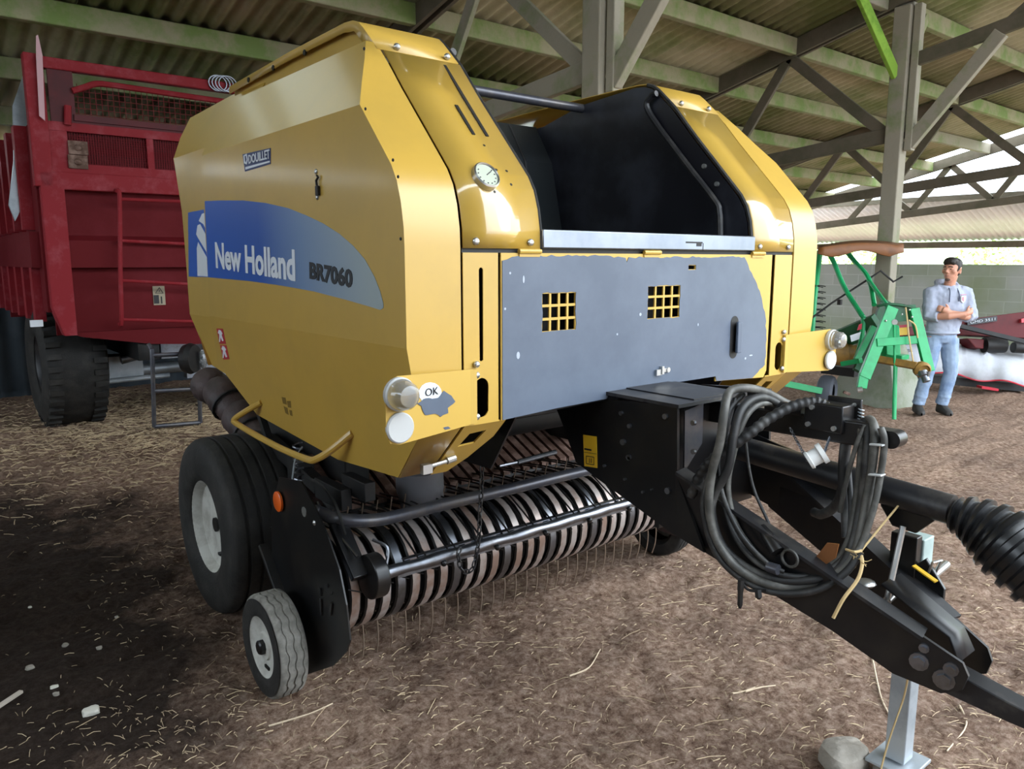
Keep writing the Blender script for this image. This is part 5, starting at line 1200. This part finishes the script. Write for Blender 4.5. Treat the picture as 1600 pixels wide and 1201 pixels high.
def straw():
    rnd = random.Random(11); m = MB()
    def blade(x, y, L, a, w, lift):
        z = H0(x, y)+.004; d = V((math.cos(a), math.sin(a), 0)); n = V((-d.y, d.x, 0))*w; bend = rnd.uniform(-.3, .3)*L
        p = [V((x, y, z)), V((x, y, z))+d*L*.5+V((0, 0, lift*.7))+n.normalized()*bend*.3, V((x, y, z))+d*L+n.normalized()*bend+V((0, 0, lift*rnd.uniform(.1, 1)))]
        o = len(m.v); 
        for q in p: m.v += [q-n, q+n, q+V((0, 0, w*1.6))]
        for i in (0, 3):
            m.f += [[o+i, o+i+1, o+i+4, o+i+3], [o+i+1, o+i+2, o+i+5, o+i+4], [o+i+2, o+i, o+i+3, o+i+5]]
    for k in range(17000):
        # denser near the viewer and to the left front
        dep = 1.5+4.8*rnd.random()**1.7; s = rnd.uniform(-.85, .85)*dep
        p = V((FW.x, FW.y, 0)).normalized()*dep+RT*s
        if V((p.x+.3, (p.y-4.6)*.62, 0)).length < rnd.uniform(.9, 1.6) and rnd.random() < .93: continue
        if noise.noise(V((p.x*1.6, p.y*1.6, 3)))+rnd.uniform(-.5, .5) < -.2: continue
        blade(p.x, p.y, rnd.uniform(.008, .045) if rnd.random() < .96 else rnd.uniform(.06, .15), rnd.uniform(0, 2*PI), rnd.uniform(.0005, .0014), rnd.uniform(0, .014))
    for k in range(8000):
        p = V((rnd.gauss(2.2, .9), rnd.gauss(8.6, 1.3), 0))
        if p.y > 11.1 or p.y < 5: continue
        blade(p.x, p.y, rnd.uniform(.03, .11), rnd.uniform(0, 6.3), rnd.uniform(.0015, .003), rnd.uniform(0, .03))
    o = m.build('straw', mat('straw', 'BFA988', .9, dirt='8C7560', dscale=3, damt=.8), None, smooth=0)
    tag(o, 'dry straw bits scattered over the brown earth floor', 'straw', None, 'stuff')
    # thin twigs and stalks one can pick out
    tw = mat('stalk', 'C4B096', .9)
    for i, (a, b, c, lb) in enumerate((((890, 1057), (920, 1045), (938, 1010), 'pale curved stalk lying in front of the pickup, below its middle'), ((1360, 1010), (1375, 1080), (1390, 1110), 'long thin stalk lying left of the jack leg'),
        ((1165, 1078), (1190, 1072), (1212, 1068), 'short pale straight stalk on the bare earth near the lower edge'), ((1500, 1095), (1510, 1130), (1480, 1170), 'bent pale stalk right of the jack leg'),
        ((1145, 1080), (1160, 1078), (1180, 1073), 'whitish stub of stalk on the earth left of the jack'), ((420, 1130), (480, 1120), (520, 1105), 'long stalk in front of the small gauge wheel'))):
        P = []
        for u, v in (a, b, c): q = at(u, v, 2, 0); P.append(V((q.x, q.y, H0(q.x, q.y)+.006)))
        m = MB(); m.tube(cr(P, 5), [.004]*5+[.003]*6, 5); tag(m.build('stalk', tw), lb, 'stalk', 'loose stalks on the earth floor')
straw()

def rock(name, c, s, seed, m_, label, cat, group=None, flat=1):
    rnd = random.Random(seed); mb = MB(); mb.ball((0, 0, 0), 1, 14, 9); vs = []
    for v in mb.v:
        k = 1+.28*noise.noise(v*1.3+V((seed, 0, 0)))+.10*noise.noise(v*4+V((0, seed, 0)))
        q = V((max(-.8, min(.8, v.x))*k, max(-.8, min(.8, v.y))*k, max(-.7, min(.62, v.z))*k)); vs.append(V(c)+V((q.x*s[0], q.y*s[1], q.z*s[2])))
    mb.v = vs; o = mb.build(name, m_, None, smooth=28); tag(o, label, cat, group); return o
def stones():
    def slab(pts, h, name, label, seed):
        top = [at(u, v, 2, h) for u, v in pts]; m = MB(); c = sum(top, V((0, 0, 0)))/len(top); n = len(top)
        ring = cr(top+[top[0]], 4)[:-1]
        def nz_(p, k): return noise.noise(p*14+V((seed, k, 0)))
        R = [[c+V((0, 0, .004))]*len(ring)]
        for f, dz in ((.45, .002), (.82, -.002), (.97, -.010), (1.04, -.03), (1.05, -h*.8), (1.0, -h-.03)):
            R.append([c.lerp(p, f*(1+.07*nz_(p, f)))+V((0, 0, dz+.012*nz_(p*.6, 7)-.10*(p.x-c.x)*(.5 if seed == 1 else -.2))) for p in ring])
        m.rows(R, cyc=True)
        tag(m.build(name, STONE, None, smooth=35), label, 'stone', 'stones around the jack foot')
    slab([(1283, 1160), (1292, 1148), (1335, 1144), (1347, 1153), (1358, 1166), (1350, 1180), (1320, 1188), (1298, 1180)], .07, 'stone', 'flat pale stone left of the jack leg', 1)
    slab([(1366, 1184), (1376, 1174), (1400, 1168), (1408, 1182), (1400, 1210), (1364, 1208)], .045, 'stone', 'pale stone wedged under the jack foot', 2)
    slab([(1300, 1198), (1326, 1196), (1338, 1216), (1336, 1244), (1292, 1240)], .06, 'stone', 'brown stone in front of the jack foot at the lower edge', 3)
    lt = mat('pale_stone', 'C8C4B8', .8)
    for u, v, s, lb, mm in ((142, 1110, (.035, .028, .022), 'whitish angular stone on the dark earth at lower left', lt), (47, 1043, (.02, .017, .014), 'small brown pebble at the left edge, largest of the pebbles', STONE), (102, 1006, (.016, .014, .010), 'round pebble on the dark earth above the white stone', STONE),
                            (85, 1075, (.018, .01, .008), 'pale flat pebble left of the white stone', lt), (88, 1085, (.014, .012, .010), 'reddish pebble beside the pale flat pebble', STONE), (182, 962, (.010, .009, .007), 'little pebble far up on the dark earth', STONE), (47, 950, (.010, .009, .007), 'little pale pebble near the left edge of the dark earth', lt), (155, 1012, (.014, .012, .009), 'dark pebble right of the round pebble', STONE)):
        q = at(u, v, 2, 0); rock('pebble' if s[0] < .03 else 'stone', (q.x, q.y, H0(q.x, q.y)+s[2]*.35), s, u, mm, lb, 'stone', 'pebbles on the left floor' if s[0] < .03 else None)
    m = MB(); a = at(-8, 1112, 2, 0); b = at(34, 1084, 2, 0); m.bar(a+V((0, 0, .012)), b+V((0, 0, .012)), .018, .012); tag(m.build('wood_lath', mat('lath', 'B9ADA0', .8), None, smooth=0, bevel=.002), 'pale wooden lath lying at the lower left edge', 'stick')
stones()

def twine():
    m = MB(); P = [at(1290, 968, 0, 2.02), at(1312, 935, 0, 2.04), at(1340, 908, 0, 2.07), at(1346, 880, 0, 2.10), at(1343, 865, 0, 2.12)]
    m.tube(cr([at(1302, 965, 0, 2.035), at(1318, 935, 0, 2.05), at(1340, 905, 0, 2.09), at(1347, 880, 0, 2.12), at(1344, 862, 0, 2.14)], 5), .0055, 6)
    m.tube(cr([at(1344, 862, 0, 2.14), at(1370, 830, 0, 2.2), at(1395, 800, 0, 2.26), at(1420, 770, 0, 2.30), at(1434, 762, 0, 2.315)], 5), .0032, 6)
    m.tube(cr([at(1322, 858, 0, 2.12), at(1335, 862, 0, 2.10), at(1346, 860, 0, 2.14)], 4), .004, 6)
    rnd = random.Random(2)
    for k in range(9):
        a = at(1340+rnd.uniform(-6, 6), 868+rnd.uniform(-4, 4), 0, 2.12); b = a+V((rnd.uniform(-.04, .04), rnd.uniform(-.04, .04), rnd.uniform(-.05, .01))); c = a.lerp(b, .5)+V((rnd.uniform(-.02, .02), rnd.uniform(-.02, .02), -.01)); m.tube(cr([a, c, b], 3), .0012, 4)
    o = m.build('baler_twine', TWINE); tag(o, 'frayed sisal twine tied round the hoses and drawbar', 'twine')
    m = MB(); m.tube(cr([at(1420, 1052, 0, 2.3), at(1412, 1090, 0, 2.36), at(1400, 1125, 0, 2.36), at(1388, 1160, 0, 2.36), at(1378, 1196, 0, 2.36), at(1372, 1225, 0, 2.34)], 5), .003, 5)
    tag(m.build('twine_end', TWINE), 'thin loose twine hanging in front of the jack leg', 'twine')
twine()

# ---------------------------------------------------------------- roof
def roof():
    x0, x1 = -7.0, 18.8; wl = .177; nx = int((x1-x0)/wl*8); ye = 11.6; m = MB()
    xs = [x0+(x1-x0)*i/nx for i in range(nx+1)]
    edges = [11.6, 10.42, 8.1, 5.76, 3.42, 1.08, -1.26]
    for j in range(len(edges)-1):
        ya, yb = edges[j]+.12, edges[j+1]-.02; zo = .0
        rows_ = []
        for y, dz in ((ya, .205), ((ya+yb)/2, .215), (yb, .228)):
            rows_.append([V((x, y, RZ(y)+dz+.026+.026*math.sin(2*PI*x/wl))) for x in xs])
        if j == 2:
            ia = next(i for i, x in enumerate(xs) if x > -1.0); ib = next(i for i, x in enumerate(xs) if x > 1.6)
            m.rows([r[:ia+1] for r in rows_]); m.rows([r[ib:] for r in rows_]); mid_ = [p0.lerp(p1, .55) for p0, p1 in zip(rows_[0], rows_[1])]
            m.rows([rows_[0][ia:ib+1], mid_[ia:ib+1]]); sk = [mid_[ia:ib+1], rows_[1][ia:ib+1], rows_[2][ia:ib+1]]
        else: m.rows(rows_)
    mt = mat('roof_sheet', 'ABA588', .95, dirt='66743F', dscale=.55, damt=.85, dlo=.42, dhi=.62, bump=.2, bscale=30)
    o = m.build('ceiling', mt, None, smooth=60, solid=.007); tag(o, None, None, None, 'structure')
    # clear roof sheet added out of view for the pale reflection on the shield
    ms = MB(); ms.rows(sk); sm = bpy.data.materials.new('clear_sheet'); sm.use_nodes = True; N = sm.node_tree.nodes; L = sm.node_tree.links
    t1 = N.new('ShaderNodeBsdfTranslucent'); t1.inputs[0].default_value = (.22, .235, .205, 1); L.new(t1.outputs[0], N['Material Output'].inputs[0]); N.remove(N['Principled BSDF'])
    tag(ms.build('added_skylight', sm, None, smooth=60), None, None, None, 'structure')
    # purlins, one per bay and row
    bays = [(-5.45, -.5), (-.5, 4.45), (4.45, 9.4), (9.4, 14.4), (14.4, 19.2)]
    names = {}
    proto = None; rnd = random.Random(5)
    for j, y in enumerate((10.45, 9.28, 8.1, 6.93, 5.76, 4.62, 3.42, 2.25, 1.08, -.1)):
        for i, (a, b) in enumerate(bays):
            mb = MB(); mb.box2((a+.06, y-.05, RZ(y)+.0), (b-.06, y+.05, RZ(y)+.205))
            o = mb.build('purlin', WOODM if rnd.random() < .8 else WOODP, None, smooth=0, bevel=.012)
            tag(o, None, None, 'purlins under the roof sheets', 'structure')
roof()

# ---------------------------------------------------------------- posts and trusses
def trusses():
    for k, x in enumerate((-.5, 4.45, 9.4, 14.4, 19.2)):
        lbl = ['roof truss nearest the left, mostly out of view', 'pale mossy truss rising just behind the baler', 'dark truss on the tall post by the person', 'truss above the block wall', 'farthest truss seen dark against the sky'][k]
        T = thing('roof_truss', lbl, 'truss', (x, 4.4, 3.0), 'roof trusses', 'structure')
        wm = WOODD if k >= 2 else WOODP
        cz = lambda y: 3.10-.09*(y-4.4)      # bottom chord
        for s in (-1, 1):
            m = MB(); m.bar((x+s*.05, 11.3, RZ(11.3)+.09), (x+s*.05, -1.2, RZ(-1.2)+.09), .04, .20); m.build('rafter', WOODD, T, smooth=0)
        m = MB(); m.bar((x, 11.3, cz(11.3)+.06), (x, 4.3, cz(4.3)+.06), .07, .17); m.build('bottom_chord', wm, T, smooth=0, bevel=.008)
        # webs between bottom chord and rafter
        ys = [4.4, 5.55, 6.3, 7.45, 8.2, 9.3, 10.0]
        up = [5.75, 5.75, 7.9, 7.9, 9.5, 9.5]
        seq = [(4.55, 5.85), (6.75, 5.85), (6.75, 7.7), (8.5, 7.7), (8.5, 9.3), (10.0, 9.3)]
        for yb, yt in seq:
            m = MB(); m.bar((x, yb, cz(yb)+.10), (x, yt, RZ(yt)+.02), .05, .13); m.build('web', wm, T, smooth=0, bevel=.006)
        # frame on the near side of the post: brace and rising tie
        m = MB(); m.bar((x, 4.3, 3.94), (x, 1.4, 4.48), .07, .15); m.build('tie_beam', wm, T, smooth=0, bevel=.008)
        m = MB(); m.bar((x, 4.25, 3.02), (x, 3.38, 4.06), .08, .15); m.build('brace', WOODP, T, smooth=0, bevel=.008)
        m = MB(); m.bar((x, 3.3, 4.15), (x, 2.3, 4.95), .05, .12); m.bar((x, 2.3, 4.32), (x, 2.3, 5.0), .05, .12); m.build('web', WOODD, T, smooth=0, bevel=.006)
        # longitudinal braces to the purlins
        if k in (1, 2):
            for s in (-1, 1):
                m = MB(); m.bar((x+s*.08, 4.42, 3.80), (x+s*.85, 4.55, 4.62), .05, .13); m.build('purlin_brace', mat('moss_green', '7FA63A', .9, dirt='4E7A1E', dscale=4, damt=.9) if (k == 2 and s < 0) else WOODM, T, smooth=0, bevel=.006)
        # post with a concrete foot
        if k > 2: continue
        P = thing('barn_post', ['', 'thick pale post behind the baler chamber', 'tall timber post in a flared concrete footing beside the person', '', ''][k] or 'timber post of the barn row', 'post', (x, 4.4, 0), 'posts of the barn', 'structure')
        m = MB(); m.box2((x-.10, 4.30, .0), (x+.005, 4.49, 4.55)); m.box2((x+.012, 4.315, .0), (x+.105, 4.49, 4.60)); m.build('post_shaft', WOODP, P, smooth=0, bevel=.012)
        m = MB(); m.box2((x-.05, 4.20, 2.95), (x+.06, 4.28, 4.55)); m.build('post_cleat', WOODP, P, smooth=0, bevel=.008)
        m = MB(); a = [(.20, .15), (.24, .12), (.32, .02)]
        R = [[V((x+sx_*w, 4.4+sy_*w, z)) for sx_, sy_ in ((-1, -1), (1, -1), (1, 1), (-1, 1))] for w, z in ((.19, .75), (.20, .72), (.40, .06), (.42, -.05))]
        R = [[V((x, 4.4, .75))]*4]+R
        m.rows(R, cyc=True); m.build('concrete_footing', CONC, P, smooth=0, bevel=.01)
        P2 = thing('barn_post', 'timber post under the low eaves', 'post', (x, 11.2, 0), 'posts of the eaves', 'structure')
        m = MB(); m.box2((x-.11, 11.09, 0), (x+.11, 11.31, 3.0)); m.build('post_shaft', WOODP, P2, smooth=0, bevel=.012)
trusses()

# ---------------------------------------------------------------- walls and outside
def corrug(p0, p1, z0, z1, wl, amp, name, m_, nrm):
    L = (V(p1)-V(p0)).length; n = int(L/wl*6); R0 = []; R1 = []; nn = V(nrm)
    for i in range(n+1):
        t = i/n; q = V(p0).lerp(V(p1), t)+nn*(amp*(1 if math.sin(2*PI*t*L/wl) > 0 else -1)*min(1, abs(math.sin(2*PI*t*L/wl))*2)); R0.append(q+V((0, 0, z0))); R1.append(q+V((0, 0, z1)))
    m = MB(); m.rows([R0, R1]); o = m.build(name, m_, None, smooth=30, solid=.004); tag(o, None, None, None, 'structure'); return o
corrug((-7, 11.5, 0), (9.0, 11.5, 0), -.1, 2.90, .25, .02, 'wall_back', WALLC, (0, -1, 0))
corrug((-6.2, 5.0, 0), (-6.2, 11.5, 0), -.1, 1.2, .25, .02, 'wall_left_low', WALLC, (1, 0, 0))  # unseen wall, cut low to let daylight in from the left rear
corrug((-6.2, -1.3, 0), (-6.2, 5.0, 0), -.1, 3.4, .25, .02, 'wall_left', WALLC, (1, 0, 0))  # unseen wall, left open above so high light reaches the side shield
corrug((-6.2, -1.35, 0), (1.1, -1.35, 0), -.1, 5.8, .25, .02, 'wall_light_block', WALLC, (0, 1, 0))  # unseen wall added behind the camera to keep daylight off the left floor
def blocks():
    mt = bpy.data.materials.new('block_wall'); mt.use_nodes = True; nt = mt.node_tree; N = nt.nodes; L = nt.links; b = N['Principled BSDF']; b.inputs['Roughness'].default_value = .95
    g = N.new('ShaderNodeNewGeometry'); s = N.new('ShaderNodeSeparateXYZ'); c = N.new('ShaderNodeCombineXYZ'); L.new(g.outputs['Position'], s.inputs[0]); L.new(s.outputs['Y'], c.inputs[0]); L.new(s.outputs['Z'], c.inputs[1])
    br = N.new('ShaderNodeTexBrick'); br.inputs['Scale'].default_value = 1; br.inputs['Brick Width'].default_value = .5; br.inputs['Row Height'].default_value = .204; br.inputs['Mortar Size'].default_value = .008
    br.inputs['Color1'].default_value = lin('9CA195'); br.inputs['Color2'].default_value = lin('AAACA4'); br.inputs['Mortar'].default_value = lin('B4B6AE'); L.new(c.outputs[0], br.inputs['Vector'])
    n = N.new('ShaderNodeTexNoise'); n.inputs['Scale'].default_value = .8; n.inputs['Detail'].default_value = 5; L.new(g.outputs['Position'], n.inputs['Vector'])
    mr = N.new('ShaderNodeMapRange'); mr.inputs[1].default_value = .42; mr.inputs[2].default_value = .62; mr.inputs[4].default_value = .75; L.new(n.outputs['Fac'], mr.inputs[0])
    mx_ = N.new('ShaderNodeMix'); mx_.data_type = 'RGBA'; mx_.inputs[7].default_value = lin('838E68'); L.new(mr.outputs[0], mx_.inputs[0]); L.new(br.outputs['Color'], mx_.inputs[6]); L.new(mx_.outputs[2], b.inputs['Base Color'])
    m = MB(); m.box2((14.4, 1.0, -.05), (14.6, 12, 1.625)); o = m.build('wall_far', mt, None, smooth=0); tag(o, None, None, None, 'structure')
blocks()
def leanto():
    # sloping sheet roof beyond the wall, with its eaves beam
    xa, za, xb, zb = 20.0, 3.12, 22.6, 2.22; wl = .076*2; ya, yb_ = 1.0, 15.5; n = int((yb_-ya)/wl*6); R = [[], []]
    for i in range(n+1):
        y = ya+(yb_-ya)*i/n; w = .018*math.sin(2*PI*y/wl); R[0].append(V((xa, y, za+w))); R[1].append(V((xb, y, zb+w)))
    m = MB(); m.rows(R); o = m.build('ceiling_lean_to', mat('lean_to_sheet', 'E6E8E8', .6, 0, dirt='C9CCCA', dscale=.8, damt=.5), None, smooth=60, solid=.004); tag(o, None, None, None, 'structure')
    m = MB(); m.box2((xb-.12, ya, zb-.20), (xb, yb_, zb-.03)); tag(m.build('trim_1', WOODD, None, smooth=0), None, None, None, 'structure')
    m = MB(); m.box2((xa-.05, ya, za-.02), (xa+.05, yb_, za+.10)); tag(m.build('trim_2', WOODD, None, smooth=0), None, None, None, 'structure')
leanto()
def outside():
    rnd = random.Random(9); lv = mat('leaf_green', '8FB25C', .7, dirt='C5D99A', dscale=2, damt=.8); gr = mat('meadow', 'B9C890', .9, dirt='9DB46E', dscale=.6, damt=.7)
    m = MB(); R = []
    for i in range(25):
        y = -12+i*2.0; R.append([V((24, y, -.02)), V((30, y, .5+.2*noise.noise(V((y*.3, 0, 0))))), V((45, y, 3.2+.6*noise.noise(V((y*.2, 4, 0)))))])
    m.rows(R); tag(m.build('floor_meadow', gr, None), None, None, None, 'structure')
    for k, (x, y, s) in enumerate(((26.5, 7.0, 1.1), (29, 10.0, 1.3), (27, 12.6, 1.0), (30, 15.6, 1.3), (27.2, 4.2, .9))):
        T = thing('bush', ['bush seen just above the block wall at right', 'bush beyond the wall behind the post', 'low bush beyond the wall left of the post', 'bush beyond the wall near the baler edge', 'small bush beyond the wall at the right edge', 'bush beyond the wall hidden by the baler'][k], 'bush', (x, y, 0), 'bushes beyond the block wall')
        m = MB(); m.tube([(x, y, -.05), (x+.05, y, s*.5), (x, y+.05, s)], [.05, .04, .02], 6); m.build('stem', WOODD, T)
        m = MB()
        for i in range(420):
            a = rnd.uniform(0, 2*PI); t = rnd.uniform(-1, 1); r = s*(.55+.45*rnd.random()); c = V((x+r*math.sqrt(1-t*t)*math.cos(a)*.9, y+r*math.sqrt(1-t*t)*math.sin(a), s*1.1+r*t*.8)); d = V((rnd.uniform(-1, 1), rnd.uniform(-1, 1), rnd.uniform(-1, 1))).normalized()*.09; e = d.cross(V((rnd.uniform(-1, 1), 1, .3))).normalized()*.05
            m.add([c-d, c+e, c+d, c-e], [(0, 1, 2, 3)])
        m.build('foliage', lv, T, smooth=0)
outside()

# ================================================================ LIGHT AND CAMERA
w = bpy.data.worlds.new('sky'); SC.world = w; w.use_nodes = True
bg = w.node_tree.nodes['Background']; bg.inputs[0].default_value = (.80, .90, 1.0, 1)
_N = w.node_tree.nodes; _L = w.node_tree.links; _t = _N.new('ShaderNodeTexCoord'); _s = _N.new('ShaderNodeSeparateXYZ'); _m = _N.new('ShaderNodeMapRange')   # overcast sky, brighter towards the zenith
_L.new(_t.outputs['Generated'], _s.inputs[0]); _L.new(_s.outputs['Z'], _m.inputs[0]); _m.inputs[1].default_value = 0; _m.inputs[2].default_value = .8; _m.inputs[3].default_value = 2.6; _m.inputs[4].default_value = 8.5; _L.new(_m.outputs[0], bg.inputs[1])
sun = bpy.data.lights.new('hazy_sun', 'SUN'); sun.energy = .8; sun.angle = math.radians(35); sun.color = (1, .97, .93)
so = bpy.data.objects.new('hazy_sun', sun); COL.objects.link(so)
dirv = V((-.70, .62, -.38)).normalized()   # daylight coming in from the open right-hand front
so.rotation_euler = dirv.to_track_quat('-Z', 'Y').to_euler()

cam = bpy.data.cameras.new('camera'); co = bpy.data.objects.new('camera', cam); COL.objects.link(co)
co.location = CAM; co.rotation_euler = (math.radians(90)-PIT, 0, -YAW); cam.sensor_width = 36; cam.lens = 27.0; cam.clip_start = .05; cam.clip_end = 200
SC.camera = co
SC.view_settings.view_transform = 'Standard'; SC.view_settings.look = 'None'; SC.view_settings.gamma = 1; SC.view_settings.use_curve_mapping = False
SC.view_settings.exposure = .27
SC.cycles.max_bounces = 8; SC.cycles.diffuse_bounces = 5; SC.cycles.glossy_bounces = 4
